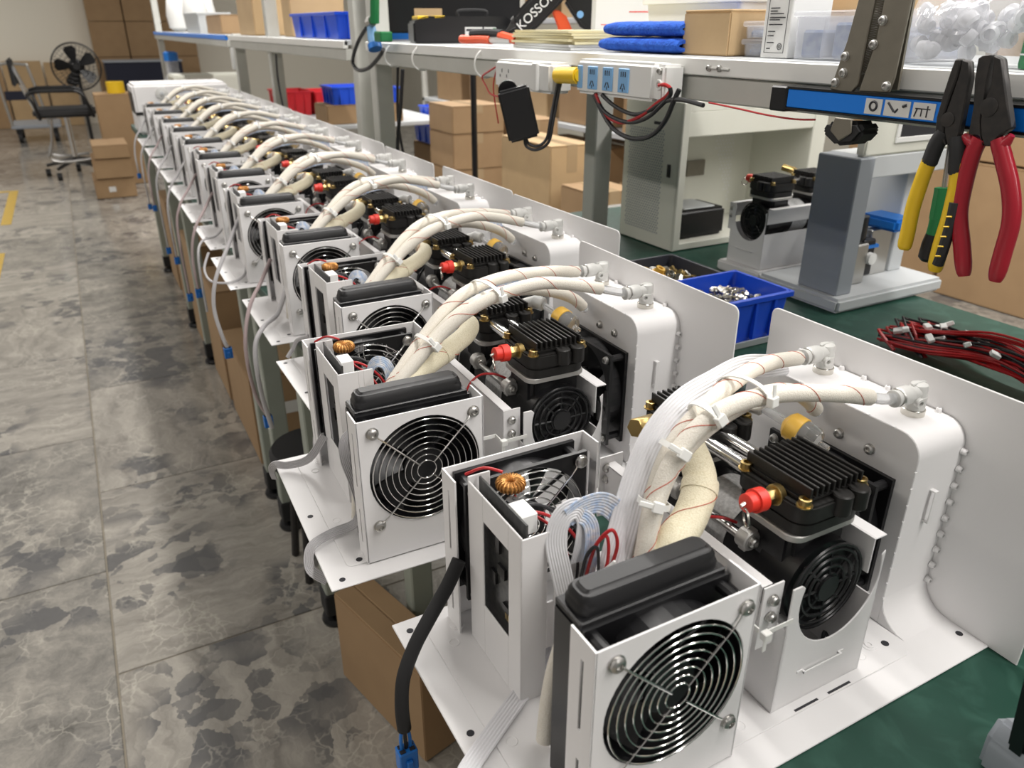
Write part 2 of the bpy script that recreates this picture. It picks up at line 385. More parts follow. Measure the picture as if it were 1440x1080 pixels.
def tie(parent, path, i, R, m='tie', rot=.6):
    fr = frames(path)[i]; p = path[i]; g = MB(); t, u, w = fr; n = 28; pts = []
    vs = []; fs = []
    for k in range(n):
        a = 2 * pi * k / n; d = u * cos(a) + w * sin(a)
        for rr, tt in ((R, -.0022), (R + .0012, -.0022), (R + .0012, .0022), (R, .0022)): vs.append(p + d * rr + t * tt)
    for k in range(n):
        for j in range(4): fs.append((k * 4 + j, ((k + 1) % n) * 4 + j, ((k + 1) % n) * 4 + (j + 1) % 4, k * 4 + (j + 1) % 4))
    o = g.add(vs, fs).build('cable_tie', m, parent)
    d = (u * cos(rot) + w * sin(rot)); e = t.cross(d); Mx = Matrix((d, t, e)).transposed()
    MB().cbox(p + d * (R + .003), (.006, .007, .007), Mx).cbox(p + d * (R + .005) + e * .006, (.0012, .0042, .008), Mx).build('tie_head', m, o, .0008, 1)
    return o
def tie_pair(parent, pa, pb, i, m='tie'):
    p = (pa[i] + pb[i]) / 2; t = (pa[i + 1] - pa[i - 1] + pb[i + 1] - pb[i - 1]).normalized(); d = pb[i] - pa[i]; d -= t * d.dot(t)
    e1 = d.normalized(); e2 = t.cross(e1); A, B = d.length / 2 + .0088, .0112; n = 30; vs = []; fs = []
    for k in range(n):
        a = 2 * pi * k / n
        for rr, tt in ((0, -.0022), (.0012, -.0022), (.0012, .0022), (0, .0022)): vs.append(p + e1 * (A + rr) * cos(a) + e2 * (B + rr) * sin(a) + t * tt)
    for k in range(n):
        for j in range(4): fs.append((k * 4 + j, ((k + 1) % n) * 4 + j, ((k + 1) % n) * 4 + (j + 1) % 4, k * 4 + (j + 1) % 4))
    o = MB().add(vs, fs).build('cable_tie', m, parent)
    c = -e1 if e1.y > 0 else e1                       # locking head on the side of the nearer hose
    R = Matrix((c, t, c.cross(t))).transposed()
    MB().cbox(p + c * (A + .003), (.006, .008, .008), R).cbox(p + c * (A + .004) - c.cross(t) * .009, (.0012, .0042, .011), R).build('tie_head', m, o, .0008, 1)
    return o
def elbow_mesh():
    g = MB().lathe((0, 0, .006), (0, 0, 1), [(.0086, 0), (.0086, .012), (.0080, .0125), (.0078, .020), (.0070, .0225), (.004, .024)], 20)
    g.cyl((.001, 0, .0215), (-.016, 0, .0215), .0071, 18).lathe((-.012, 0, .0215), (-1, 0, 0), [(.0075, 0), (.0085, .0015), (.0085, .013), (.0078, .014)], 20)
    g.tube(spl([(-.010, 0, .0292), (.004, 0, .0295), (.0085, 0, .0265), (.0088, 0, .014)], 4), .0012, 6)
    g.lathe((-.007, -.006, .0155), (-.2, -1, 0), [(.0042, 0), (.0042, .005), (.0022, .005), (.002, .002)], 12)
    return g.mesh('elbow_fitting')
def build_module():
    U = thing('compressor_module', '', 'machine')
    # --- sheet-metal base
    b = MB().box(0, .457, 0, .277, 0, .002).build('base_plate', 'white', U, .0006, 1)
    for x, y in ((.012, .262), (.012, .135), (.014, .012), (.448, .022)):
        MB().cyl((x, y, .0019), (x, y, .0022), .0032, 14).build('mounting_hole', 'ink', b)
    tr = MB().prism(rrect(.024, .388, .027, .262, .007), XY, .002, .0032).build('mounting_tray', 'white', U, .0004, 1)
    for x, y in ((.052, .247), (.046, .040), (.362, .050)):
        MB().lathe((x, y, .0032), (0, 0, 1), [(.0065, 0), (.0062, .0008), (.0042, .0008), (.004, .0018), (.0022, .0018), (.002, .0008)], 16).build('rivet', 'white', tr)
    for x, y in ((.038, .034), (.377, .045), (.300, .0295), (.262, .0295)):
        q = MB()
        if y < .03: q.box(x - .013, x + .013, y - .001, y + .001, .0031, .0035)
        else: q.cyl((x, y, .0031), (x, y, .0035), .0034, 14)
        q.build('tray_slot', 'ink', tr)
    for x, y in ((.041, .228), (.036, .112), (.200, .040), (.345, .045)): MB().torus((x, y, .0032), (0, 0, 1), .0045, .0005, 16, 4).build('punch_mark', 'white', tr)
    MB().prism(rrect(-.025, .30, 0, .228, .009, corners=(1, 1, 0, 0)), YZ, .457, .459).build('back_panel', 'white', U, .0006, 1)
    # --- duct box on the back panel
    d = MB(); prof = rrect(.067, .264, .002, .193, .020, 6, (1, 1, 0, 0))
    d.prism(prof, YZ, .395, .457)
    fl = [(.067 - .028 * (1 - sin(a)), .030 - .028 * cos(a)) for a in [pi / 2 * k / 6 for k in range(7)]]       # flare down to the base
    d.prism(fl + [(.067, .002)], YZ, .395, .457)
    D = d.build('duct_box', 'white', U, .0012, 2)
    for k in range(9): scr(D, (.4545, .0665, .030 + .0172 * k), r=.0030, m='white', name='weld_bump')
    for k in range(7): scr(D, (.4535, .095 + .026 * k, .1928), (0, 0, 1), .0026, 'white', 'weld_bump')
    for k in range(9): MB().cbox((.395, .0670, .030 + .0165 * k), (.0026, .0012, .0022)).build('seam_tab', 'white', D)
    for k in range(7): MB().cbox((.395, .095 + .026 * k, .193), (.0026, .0022, .0012)).build('seam_tab', 'white', D)
    MB().box(.4215, .4265, .0612, .0622, .106, .138).box(.4215, .4265, .0612, .067, .137, .1385).box(.4215, .4265, .0612, .067, .1055, .107).build('side_bridge', 'white', D, .0004, 1)
    for y in (.145, .112): scr(D, (.395, y, .163), (-1, 0, 0), .0045)
    fm = fan_frame().mesh('fan', .0008, 1)
    RZ = (0, 0, -pi / 2)
    df = obj('duct_fan', fm, 'black', U, (.3695, .142, .088), RZ)          # local -Y turned to face the compressor
    df.rotation_euler = (0, 0, -pi / 2); df.location = (.3695, .142, .088)
    obj('impeller', IM, 'black', df)
    for sy in (-1, 1):
        for sz in (-1, 1): scr(df, (sy * .0525, -.0004, sz * .0525), r=.0042)
    # --- push-in elbows, hoses, sleeves
    em = elbow_mesh(); outs = []
    for x, y in ((.431, .104), (.434, .205)):
        e = obj('elbow_fitting', em, 'fit', U, (x, y, .193))
        MB().lathe((0, 0, 0), (0, 0, 1), [(.0098, 0), (.0098, .0055), (.009, .0062)], 6 if False else 22).build('base_nut', 'nickel', e)
        MB().lathe((-.026, 0, .0215), (-1, 0, 0), [(.0066, 0), (.0066, .0035), (.0078, .004), (.0076, .0060), (.006, .0066)], 18).build('release_collar', 'fit', e)
        MB().torus((-.0255, 0, .0215), (1, 0, 0), .0072, .0012, 20, 6).build('grip_ring', 'steel', e)
    # --- front cooling fan behind its panel
    fp = MB().plate(.044, .176, .0032, .165, .0225, .024, XZ, (.112, .098, .0585))
    FP = fp.build('fan_panel', 'white', U, .0005, 1)
    slotted(.044, .0225, .050, .0032, .165, ((.036, .022, .062), (.036, .088, .148))).build('left_flange', 'white', FP)
    slotted(.1745, .0225, .052, .0032, .165, ((.038, .022, .062), (.038, .088, .148))).build('right_flange', 'white', FP)
    F = obj('axial_fan', fm, 'black', U, (.112, .0255, .098)); obj('impeller', IM, 'black', F)
    obj('grill', GR, 'chrome', F, (0, -.0040, 0))
    for sx in (-1, 1):
        for sz in (-1, 1): scr(F, (sx * .0525, -.0035, sz * .0525), r=.0056)
    MB().box(.050, .172, .0505, .080, .0032, .158).build('radiator_housing', 'black', U, .0015, 2)
    MB().box(.051, .171, .0495, .0805, .156, .162).build('radiator_rim', 'black', U, .001, 1)
    c = MB(); n0 = rrect(.054, .168, .0520, .0785, .008); n1 = rrect(.059, .163, .0565, .0740, .006)
    k = len(n0); vs = [(u, v, .161) for u, v in n0] + [(u, v, .169) for u, v in n0] + [(u, v, .1775) for u, v in n1]
    c.add(vs, [(i, (i + 1) % k, k + (i + 1) % k, k + i) for i in range(k)] + [(k + i, k + (i + 1) % k, 2 * k + (i + 1) % k, 2 * k + i) for i in range(k)] + [tuple(range(2 * k, 3 * k))])
    c.build('radiator_cap', 'cap', U, .0028, 3, 50)
    # --- control board on its bracket
    bb = MB(); x = .059
    bb.box(x, x + .0015, .140, .160, .0032, .166).box(x, x + .0015, .203, .230, .0032, .166).box(x, x + .0015, .160, .203, .0032, .057).box(x, x + .0015, .160, .203, .142, .166)
    BB = bb.build('board_bracket', 'white', U, .0006, 1)
    MB().box(.059, .079, .2285, .230, .0032, .170).build('rear_flange', 'white', BB, .0005, 1)
    q = MB().box(.059, .082, .140, .1415, .0032, .164).box(.088, .099, .140, .1415, .0032, .164)
    q.box(.082, .088, .140, .1415, .0032, .020).box(.082, .088, .140, .1415, .052, .098).box(.082, .088, .140, .1415, .140, .164).build('slotted_flange', 'white', BB, .0004, 1)
    PB = MB().box(.0665, .0682, .146, .224, .030, .171).build('circuit_board', 'pcb', U)
    for y, z, w, h in ((.170, .070, .010, .006), (.185, .120, .006, .014), (.176, .100, .012, .010), (.192, .085, .008, .012)):
        MB().box(.064, .0665, y, y + w, z, z + h).build('board_component', 'black', PB)
    for y in (.1655, .168, .1705, .173): MB().box(.0635, .0665, y, y + .0012, .064, .070).build('header_pin', 'brass', PB)
    for k, y in enumerate((.150, .157, .186, .200)): MB().box(.0682, .0695, y, y + .004, .164, .169).build('board_chip', 'white2' if k % 2 else 'steel', PB)
    cl = MB(); 
    for i in range(22): cl.torus((.086 + .0075 * cos(2 * pi * i / 22), .206 + .0075 * sin(2 * pi * i / 22), .168), (-sin(2 * pi * i / 22), cos(2 * pi * i / 22), 0), .0044, .0009, 10, 5)
    cl.torus((.086, .206, .168), (0, 0, 1), .0075, .0038, 24, 8).build('toroid_coil', 'coil', PB)
    MB().box(.0685, .0835, .158, .180, .152, .170).build('wire_connector', 'white2', PB, .001, 1)
    MB().cyl((.078, .188, .150), (.078, .188, .166), .005, 14).build('capacitor', 'black', PB)
    # --- rear cooling fan facing the board
    RP = MB().plate(.050, .192, .0032, .163, .2605, .262, XZ, (.119, .098, .0585)).build('rear_fan_panel', 'white', U, .0005, 1)
    slotted(.050, .236, .262, .0032, .163, ((.249, .022, .062), (.249, .088, .148))).build('left_flange', 'white', RP)
    slotted(.1905, .236, .262, .0032, .163, ((.249, .022, .062), (.249, .088, .148))).build('right_flange', 'white', RP)
    F = obj('rear_fan', fm, 'black', U, (.119, .235, .098)); obj('impeller', IM, 'white2' if False else 'black', F)
    obj('grill', GR, 'chrome', F, (0, -.0020, 0))
    for sx in (-1, 1):
        for sz in (-1, 1): scr(F, (sx * .0525, -.0020, sz * .0525), r=.0056)
    # --- compressor cradle
    def cradle(y):
        P = [(.2300, .0032), (.3310, .0032), (.3310, .127)] + [(.285 + .0445 * cos(a), .107 + .0485 * sin(a)) for a in [radians(20 - 220 * i / 24) for i in range(25)]] + [(.2395, .127), (.2300, .127)]
        return MB().prism(P, XZ, y, y + .0015)
    CR = cradle(.037).build('cradle_front', 'white', U, .0005, 1)
    MB().box(.2565, .3000, .0335, .0345, .0355, .0375).box(.2565, .2585, .0335, .037, .0355, .0375).box(.298, .300, .0335, .037, .0355, .0375).box(.252, .2585, .0360, .037, .0355, .0375).box(.298, .3045, .0360, .037, .0355, .0375).build('bridge_lug', 'white', CR)
    cradle(.243).build('cradle_rear', 'white', U, .0005, 1)
    MB().box(.2300, .2315, .037, .2445, .0032, .088).build('cradle_side', 'white', U)
    MB().box(.3295, .3310, .037, .2445, .0032, .080).build('cradle_side', 'white', U)
    MB().box(.2300, .331, .037, .2445, .0032, .0045).build('cradle_floor', 'white', U)
    rl = MB().box(.211, .2125, .050, .250, .096, .128).box(.211, .222, .050, .250, .1265, .128).build('side_rail', 'white', U, .0004, 1)
    MB().box(.211, .231, .047, .0485, .070, .128).build('rail_end', 'white', rl); MB().box(.205, .231, .250, .2515, .070, .135).build('rail_end', 'white', rl)
    for y, z in ((.046, .116), (.046, .100)): scr(rl, (.220, y, z), r=.0042)
    for z in (.124, .112): scr(rl, (.212, .249, z), r=.0042)
    MB().box(.326, .3275, .045, .25, .100, .134).box(.3275, .340, .045, .25, .1325, .134).build('side_rail', 'white', U, .0004, 1)
    st = MB(); zc = .098
    st.box(.203, .204, .040, .052, zc - .002, zc + .002).box(.203, .2335, .0355, .0365, zc - .002, zc + .002).box(.180, .204, .0515, .0525, zc - .002, zc + .002).build('nylon_strap', 'tie', U)
    MB().cbox((.2045, .034, zc), (.007, .006, .007)).cbox((.2035, .033, zc - .008), (.004, .0012, .012)).build('strap_head', 'tie', U, .0008, 1)
    # --- twin-head compressor, motor axis along the row
    cx, cz = .284, .100
    MO = MB().cyl((cx, .085, cz), (cx, .205, cz), .036, 32).build('motor', 'black', U, .001, 1)
    MB().cyl((cx, .128, cz), (cx, .172, cz), .0366, 32).build('motor_label', 'label', MO)
    MB().cyl((.244, .095, .126), (.244, .20, .126), .0035, 12).cyl((.316, .095, .126), (.316, .20, .126), .0035, 12).build('tie_rod', 'steel', MO)
    for y in (.100, .185):
        MB().box(.239, .252, y - .004, y + .004, .118, .136).cyl((.2445, y - .006, .128), (.2445, y + .006, .128), .009, 14).build('motor_lug', 'cast', MO, .001, 1); scr(MO, (.2445, y - .006, .128), r=.0045)
    bolt = MB().lathe((0, 0, 0), (0, 0, 1), [(.0062, 0), (.0062, .001), (.0048, .0011), (.0048, .0062), (.0042, .0066), (.0026, .0066), (.0025, .003), (.0002, .003)], 16).mesh('head_bolt')
    fin = MB().box(-.0011, .0011, -.0325, .0325, 0, .0085).mesh('fin', .0004, 1)
    for y0, sgn in ((.090, -1), (.213, 1)):
        cc = MB().box(.252, .316, y0 - .026, y0 + .026, .066, .150); C = cc.build('crankcase', 'black', U, .006, 3)
        ye = y0 + sgn * .036
        cg = MB()
        for r in (.012, .0195, .027, .0345, .0385): cg.torus((cx, ye + sgn * .004, cz), (0, 1, 0), r, .0016, 32, 6)
        for i in range(8):
            a = 2 * pi * i / 8; cg.cyl((cx + .008 * cos(a), ye + sgn * .0045, cz + .008 * sin(a)), (cx + .039 * cos(a), ye + sgn * .003, cz + .039 * sin(a)), .0014, 6)
        cg.cyl((cx, ye + sgn * .002, cz), (cx, ye + sgn * .007, cz), .011, 20)
        cg.build('fan_cage', 'black', C)
        MB().cyl((cx, y0, cz), (cx, ye - sgn * .002, cz), .0385, 32).build('fan_housing', 'black', C)
        MB().prism(rrect(.247, .320, y0 - .033, y0 + .033, .012), XY, .146, .152).build('cylinder_band', 'cast', U, .0008, 1)
        H = MB().prism(rrect(.249, .318, y0 - .035, y0 + .035, .014), XY, .152, .164).prism(rrect(.247, .320, y0 - .037, y0 + .037, .015), XY, .1645, .180).build('cylinder_head', 'head', U, .0016, 2)
        MB().prism(rrect(.253, .314, y0 - .031, y0 + .031, .009), XY, .180, .186).build('head_cover', 'head', H, .002, 2)
        for i in range(10): obj('fin', fin, 'head', H, (.2565 + .0060 * i, y0, .1855))
        for x in (.2535, .3135):
            for y in (y0 - .030, y0 + .030): obj('head_bolt', bolt, 'brass', H, (x, y, .1795))
        for x in (.262, .272, .282): MB().cyl((x, y0 - .036, .172), (x, y0 - .0365, .172), .001, 6)
        for x in (.287, .305): MB().cyl((x, y0 - .036, .166), (x, y0 - .036, .184), .008, 14).build('port_boss', 'head', H, .001, 1)
    for x in (.262, .283): MB().cyl((x, .122, .1745), (x, .182, .1745), .0062, 18).build('transfer_tube', 'chrome', U)
    # safety valve, brass elbow, inlet filter
    SV = MB().cyl((.249, .083, .1775), (.233, .083, .1785), .0068, 6).cyl((.252, .083, .1775), (.246, .083, .1778), .0085, 16).build('safety_valve', 'brass', U, .0005, 1)
    MB().lathe((.2345, .083, .1784), (-1, 0, .06), [(.0080, 0), (.0094, .0004), (.0094, .0088), (.0076, .0091), (.0074, .0165), (.0064, .0172), (.003, .0173)], 22).build('red_knob', 'red', SV)
    MB().torus((.2150, .078, .1705), (1, -.55, .1), .0072, .0009, 24, 6).cyl((.218, .083, .180), (.2135, .083, .1785), .0015, 6).build('pull_ring', 'nickel', SV)
    MB().cyl((.252, .208, .181), (.228, .208, .186), .0082, 6).cyl((.231, .209, .1855), (.204, .202, .190), .0088, 6).build('brass_elbow', 'brass', U, .0006, 1)
    cor = MB().cyl((.2140, .197, .181), (.2205, .172, .188), .0092, 18)
    for i in range(5): cor.torus((.2150 + .0009 * i, .194 - .0036 * i, .182 + .001 * i), (.25, -1, .26), .0092, .0014, 20, 6)
    cor.build('corrugated_pipe', 'cast', U)
    fi = MB().cyl((.313, .205, .182), (.330, .195, .188), .0078, 16).lathe((.329, .196, .188), (.45, -.85, -.1), [(.0088, 0), (.0088, .012), (.0075, .0135)], 18).build('filter_fitting', 'fit', U)
    a0 = Vector((.334, .186, .187)); a1 = Vector((.344, .136, .176)); t = (a1 - a0).normalized()
    MB().cyl(a0, a0 + t * .032, .0042, 14).build('filter_tube', 'clear', U)
    FL_ = MB().lathe(a0 + t * .026, t, [(.0045, 0), (.010, .003), (.0128, .006), (.0132, .018), (.0122, .0185)], 22).build('filter_cap', 'yellow', U)
    MB().lathe(a0 + t * .0445, t, [(.0122, 0), (.0118, .012), (.0098, .0155), (.004, .017), (.0032, .017), (.003, .026)], 22).build('filter_cup', 'cup', FL_)
    # --- loose wiring round the board and motor
    for k, (m, pts) in enumerate((
        ('wred', [(.086, .200, .160), (.092, .19, .150), (.105, .175, .140), (.112, .160, .120), (.108, .150, .08), (.115, .13, .05)]),
        ('wred', [(.075, .170, .165), (.092, .165, .162), (.108, .152, .150), (.116, .140, .128), (.110, .132, .10), (.105, .12, .05)]),
        ('wblk', [(.075, .174, .168), (.094, .172, .165), (.110, .160, .150), (.114, .148, .125), (.106, .138, .09), (.100, .128, .04)]),
        ('wblk', [(.078, .188, .166), (.098, .182, .158), (.116, .168, .150), (.122, .150, .12), (.118, .140, .06)]),
        ('wred', [(.250, .118, .130), (.236, .124, .136), (.222, .135, .132), (.205, .13, .12), (.19, .12, .08)]),
        ('wblk', [(.252, .122, .128), (.238, .128, .134), (.226, .140, .130), (.21, .138, .11), (.195, .13, .06)]),
        ('wred', [(.060, .236, .168), (.072, .226, .176), (.084, .216, .174)]))):
        MB().tube(spl(pts, 5), .0013, 6).build('wire', m, U)
    MB().tube(spl([(.285, .050, .012), (.293, .056, .03), (.303, .054, .018), (.310, .060, .034), (.316, .054, .016), (.308, .062, .008)], 5), .0016, 6).build('motor_lead', 'wblk', U)
    MB().tube(spl([(.150, .11, .06), (.16, .13, .075), (.18, .135, .06), (.17, .115, .045), (.155, .125, .05)], 5), .0016, 6).build('coiled_lead', 'wblk', U)
    MB().flat(spl([(.096, .150, .148), (.100, .146, .165), (.106, .140, .171), (.114, .135, .166), (.116, .132, .150), (.112, .130, .12)], 5), .012, .0012, (-1, -.3, .2), 6).build('short_ribbon', 'print', U)
    MB().tube(spl([(.055, .095, .012), (.060, .098, .05), (.066, .096, .09), (.078, .092, .13), (.10, .09, .14)], 5), .0065, 12).build('drain_sleeve', 'hose', U)
    return U
PROTO = build_module()
# ------------------------------------------------------------------ twelve modules along the bench
POS = [(.163, .256, 0), (.128, .605, -1.4), (.214, .927, .6), (.221, 1.279, -.5), (.215, 1.633, -.8), (.230, 1.986, .4), (.232, 2.318, -.5),
       (.240, 2.660, .6), (.245, 3.012, -.4), (.248, 3.340, .3), (.249, 3.690, -.6), (.252, 4.060, .2)]
LAB = ['nearest white compressor module, black braided cable hanging off its base',
       'second nearest white compressor module, grey ribbon cable draped over its base edge',
       'third white compressor module from the front, base mostly hidden behind the second one',
       'fourth white compressor module from the front, pinkish cable hanging off its base',
       'fifth white compressor module from the front, looped grey cable on its base',
       'sixth white compressor module from the front, counted along the row',
       'seventh white compressor module from the front, counted along the row',
       'eighth white compressor module from the front, fifth from the far end',
       'ninth white compressor module from the front, fourth from the far end',
       'third from last white compressor module at the far end of the row',
       'second to last white compressor module at the far end of the row',
       'farthest white compressor module, just in front of the closed white cabinet']
TINY = ('seam_tab', 'punch_mark', 'tray_slot', 'board_component', 'header_pin', 'weld_bump', 'motor_lead', 'coiled_lead', 'grip_ring', 'capacitor', 'tracer_thread', 'wire', 'release_collar')
MODS = []
for i, (x, y, a) in enumerate(POS):
    U = PROTO if i == 0 else copy_tree(PROTO, None, TINY if i > 6 else ())
    U.location = (x, y, BZ); U.rotation_euler = (0, 0, radians(a)); tag(U, LAB[i], 'machine', 'compressor modules in a row on the bench'); MODS.append(U)
# hoses, sleeve and ribbon cable: on the nearest module the bundle drops steeply, on the others it slopes down to the radiator
def bundle(U, v):
    z0 = .2145; out = []
    if v == 0:
        h1 = [(.404, .104, z0), (.385, .1045, z0 + .003), (.350, .107, z0 + .0135), (.305, .110, .239), (.258, .113, .2465), (.218, .116, .2435), (.190, .117, .229), (.170, .116, .207), (.152, .110, .172), (.139, .100, .135), (.132, .092, .085)]
        h2 = [(.407, .205, z0), (.390, .203, z0 + .002), (.350, .190, .227), (.300, .168, .239), (.250, .145, .2445), (.215, .133, .2385), (.190, .130, .222), (.172, .127, .198), (.155, .118, .160), (.142, .108, .12), (.136, .10, .08)]
        h3 = [(.385, .165, .178), (.365, .160, .196), (.335, .152, .215), (.290, .140, .230), (.245, .128, .234), (.210, .124, .226), (.186, .123, .210), (.168, .120, .187), (.152, .112, .150), (.142, .102, .10)]
        rb = [(.405, .225, .200), (.360, .206, .214), (.300, .181, .234), (.245, .157, .2415), (.205, .146, .2385), (.176, .141, .220), (.157, .135, .193), (.140, .126, .160), (.122, .114, .128), (.110, .102, .095)]
        sl = [(.221, .184, .187), (.2235, .165, .191), (.221, .148, .188), (.214, .128, .174), (.192, .112, .158), (.162, .100, .145), (.135, .092, .110), (.125, .088, .07)]
        ties = (25, 32, 39, 46)
    else:
        h1 = [(.404, .104, z0), (.388, .104, z0 + .004), (.340, .106, .2325), (.290, .108, .2420), (.243, .110, .2370), (.203, .112, .2230), (.167, .112, .200), (.138, .107, .178), (.112, .100, .156), (.096, .094, .130), (.090, .090, .09)]
        h2 = [(.407, .205, z0), (.390, .202, z0 + .002), (.345, .190, .226), (.277, .170, .2345), (.220, .150, .2320), (.184, .139, .2155), (.152, .129, .190), (.126, .118, .169), (.104, .108, .148), (.094, .100, .12), (.090, .096, .08)]
        h3 = [(.385, .165, .178), (.365, .162, .196), (.330, .154, .213), (.280, .140, .227), (.230, .130, .2275), (.190, .125, .212), (.158, .121, .188), (.130, .113, .168), (.108, .104, .148), (.095, .096, .10)]
        rb = [(.38, .20, .205), (.32, .178, .217), (.26, .158, .2225), (.212, .143, .2155), (.176, .133, .199), (.146, .124, .177), (.118, .112, .155), (.102, .10, .13)]
        sl = [(.222, .180, .187), (.226, .166, .184), (.216, .153, .179), (.196, .141, .174), (.170, .128, .168), (.140, .112, .162), (.116, .100, .150), (.106, .092, .11), (.104, .09, .07)]
        ties = (24, 37)
    H = [spl(h, 6) for h in (h1, h2, h3)]
    for hp, k in zip(H, (9, 5, 2)):
        out.append(MB().tube(hp[:k + 3], .0048, 14).build('air_tube', 'clear', U))
        s = MB().tube(hp[k:], .0071, 14).build('hose_sleeve', 'hose', U); out.append(s)
        MB().helix(spl(hp[k:], 3), .0071, .00040, .052, k).build('tracer_thread', 'thread', s)
    out.append(MB().flat(spl(rb, 6), .022 if v == 0 else .016, .0018, (-.62, -.70, .45), 9, True).build('ribbon_cable', 'ribbon' if v == 0 else 'print', U))
    for i in ties: out.append(tie_pair(U, H[0], H[1], i))
    p = spl(sl, 6); n = len(p)
    s = MB().tube(p, .0138 if v == 0 else .0118, 18, [.82 if i < 5 else (.95 if i < n * .45 else 1.0) for i in range(n)]).build('thick_sleeve', 'sleeve', U); out.append(s)
    MB().helix(spl(p, 2), .0139 if v == 0 else .0117, .0004, .09).build('tracer_thread', 'thread', s)
    MB().tube(p[int(n * .45) - 1:int(n * .45) + 2], .0146 if v == 0 else .0125, 18).build('sleeve_fold', 'sleeve', s)
    return out
bundle(MODS[0], 0)
BB_ = bundle(MODS[1], 1)
for i in range(2, 12):
    for o in BB_: copy_tree(o, MODS[i], TINY if i > 6 else ())
# loops of ribbon at the board of the nearest module, and the flat cable that runs off its front
U = MODS[0]
MB().flat(spl([(.112, .118, .060), (.094, .124, .10), (.088, .132, .135), (.087, .138, .158), (.094, .140, .1745), (.106, .139, .178), (.112, .138, .168), (.111, .137, .15), (.107, .137, .13)], 6), .016, .0014, (-.3, -1, .1), 8).build('ribbon_loop', 'ribbon', U)
MB().flat(spl([(.098, .139, .172), (.112, .139, .1775), (.128, .138, .176), (.141, .134, .163), (.146, .128, .143), (.139, .120, .125), (.124, .108, .108), (.11, .10, .09)], 6), .018, .0014, (.2, -1, .1), 8).build('ribbon_loop', 'print', U)
MB().flat(spl([(.108, .150, .070), (.102, .156, .035), (.092, .160, .014), (.070, .150, .0075), (.032, .127, .0070), (-.001, .106, .0072), (-.009, .100, .003), (-.012, .097, -.02), (-.008, .096, -.05)], 6), .015, .0016, (-.25, -.30, 1), 6, True).build('flat_cable', 'ribbon', U)
for m, p in (('wred', [(.114, .128, .145), (.118, .122, .160), (.124, .118, .165), (.127, .116, .150), (.120, .118, .12)]), ('wred', [(.110, .130, .12), (.114, .125, .15), (.120, .120, .160), (.120, .117, .14), (.115, .12, .11)]), ('wblk', [(.106, .132, .11), (.108, .128, .14), (.114, .123, .150), (.114, .12, .125), (.11, .12, .10)])):
    MB().tube(spl(p, 6), .0014, 6).build('looped_wire', m, U)
MB().lathe((.118, .112, .128), (.1, -.2, 1), [(.006, 0), (.006, .006), (.0025, .014), (.001, .018)], 12).build('heat_shrink_tip', 'white2', U)
def connector(parent, p, m='bluec'):
    c = MB().cbox((0, 0, -.012), (.017, .013, .024)).cbox((0, -.008, -.014), (.006, .004, .012)).build('plug', m, parent, .001, 1, loc=p)
    for dx in (-.0045, .0045):
        for dy in (-.003, .003): MB().cbox((dx, dy, .0002), (.0048, .0036, .0012)).build('plug_socket', 'ink', c)
    return c
# mains cables with blue plugs
def cable(i, pts, r, m, plug=True, name='power_cable'):
    o = MB().tube(spl(pts, 6), r, 10).build(name, m, MODS[i])
    if plug: connector(o, pts[-1])
    return o
B = [(.050, .232, .088), (.036, .227, .069), (.016, .222, .046), (.000, .219, .024), (-.013, .214, .0), (-.018, .209, -.026), (-.018, .207, -.050)]
o = MB().tube(spl(B, 6), .0062, 12).build('power_cable', 'silk', U)
for dx, m in ((-.004, 'bluec'), (0, 'wblk'), (.004, 'bluec')): MB().tube(spl([(-.018 + dx * .5, .207, -.048), (-.018 + dx, .207, -.060), (-.018 + dx, .206, -.074)], 4), .0017, 7).build('core_wire', m, o)
connector(o, (-.018, .206, -.072))
# second module: flat grey cable over the left edge
MB().flat(spl([(.075, .100, .120), (.052, .096, .112), (.046, .085, .095), (.050, .072, .07), (.052, .068, .045), (.048, .080, .016), (.026, .084, .009), (.004, .075, .009), (-.005, .070, .002), (-.007, .060, -.012), (.006, .045, -.02)], 6), .011, .0024, (-.45, -.5, .8), 6, True).build('flat_cable', 'greyc', MODS[1])
MB().flat(spl([(.056, .225, .05), (.036, .232, .020), (.012, .245, .010), (-.002, .250, .012), (-.006, .262, -.002), (-.004, .262, -.015)], 6), .010, .0022, (-.4, -.9, .2), 5).build('flat_cable', 'greyc', MODS[1])
cable(2, [(.045, .10, .02), (.012, .050, .014), (-.010, .010, .004), (-.02, -.015, -.03), (-.015, -.02, -.085)], .0030, 'greyc')
cable(2, [(.050, .240, .05), (.036, .262, .038), (.030, .275, .02), (.018, .27, .008)], .0034, 'greyc', False)
cable(3, [(.055, .21, .095), (.030, .190, .062), (-.005, .160, .020), (-.025, .140, -.05), (-.022, .130, -.14), (-.006, .125, -.19)], .0036, 'pinkc')
cable(3, [(.062, .13, .06), (.035, .10, .022), (.002, .070, .012), (-.020, .055, -.02), (-.022, .05, -.10), (-.012, .05, -.18)], .0042, 'greyc', False)
cable(4, [(.052, .09, .13), (.020, .06, .085), (-.022, .03, .02), (-.036, .02, -.04), (-.03, .01, -.10), (-.024, .005, -.125)], .0040, 'greyc')
cable(4, [(.05, .07, .04), (.04, .055, .014), (.01, .04, .006), (-.028, .05, .010), (-.036, .08, .03), (-.02, .10, .06)], .0026, 'greyc', False)
cable(5, [(.055, .21, .10), (.025, .18, .065), (-.012, .15, .02), (-.03, .14, -.05), (-.03, .13, -.13)], .0034, 'pinkc')
cable(5, [(.06, .12, .03), (.03, .10, .010), (-.01, .06, .01), (-.028, .03, -.03), (-.03, .02, -.16)], .0030, 'greyc', False)
cable(6, [(.055, .21, .10), (.025, .18, .065), (-.012, .15, .02), (-.03, .14, -.05), (-.03, .13, -.24)], .0034, 'pinkc')
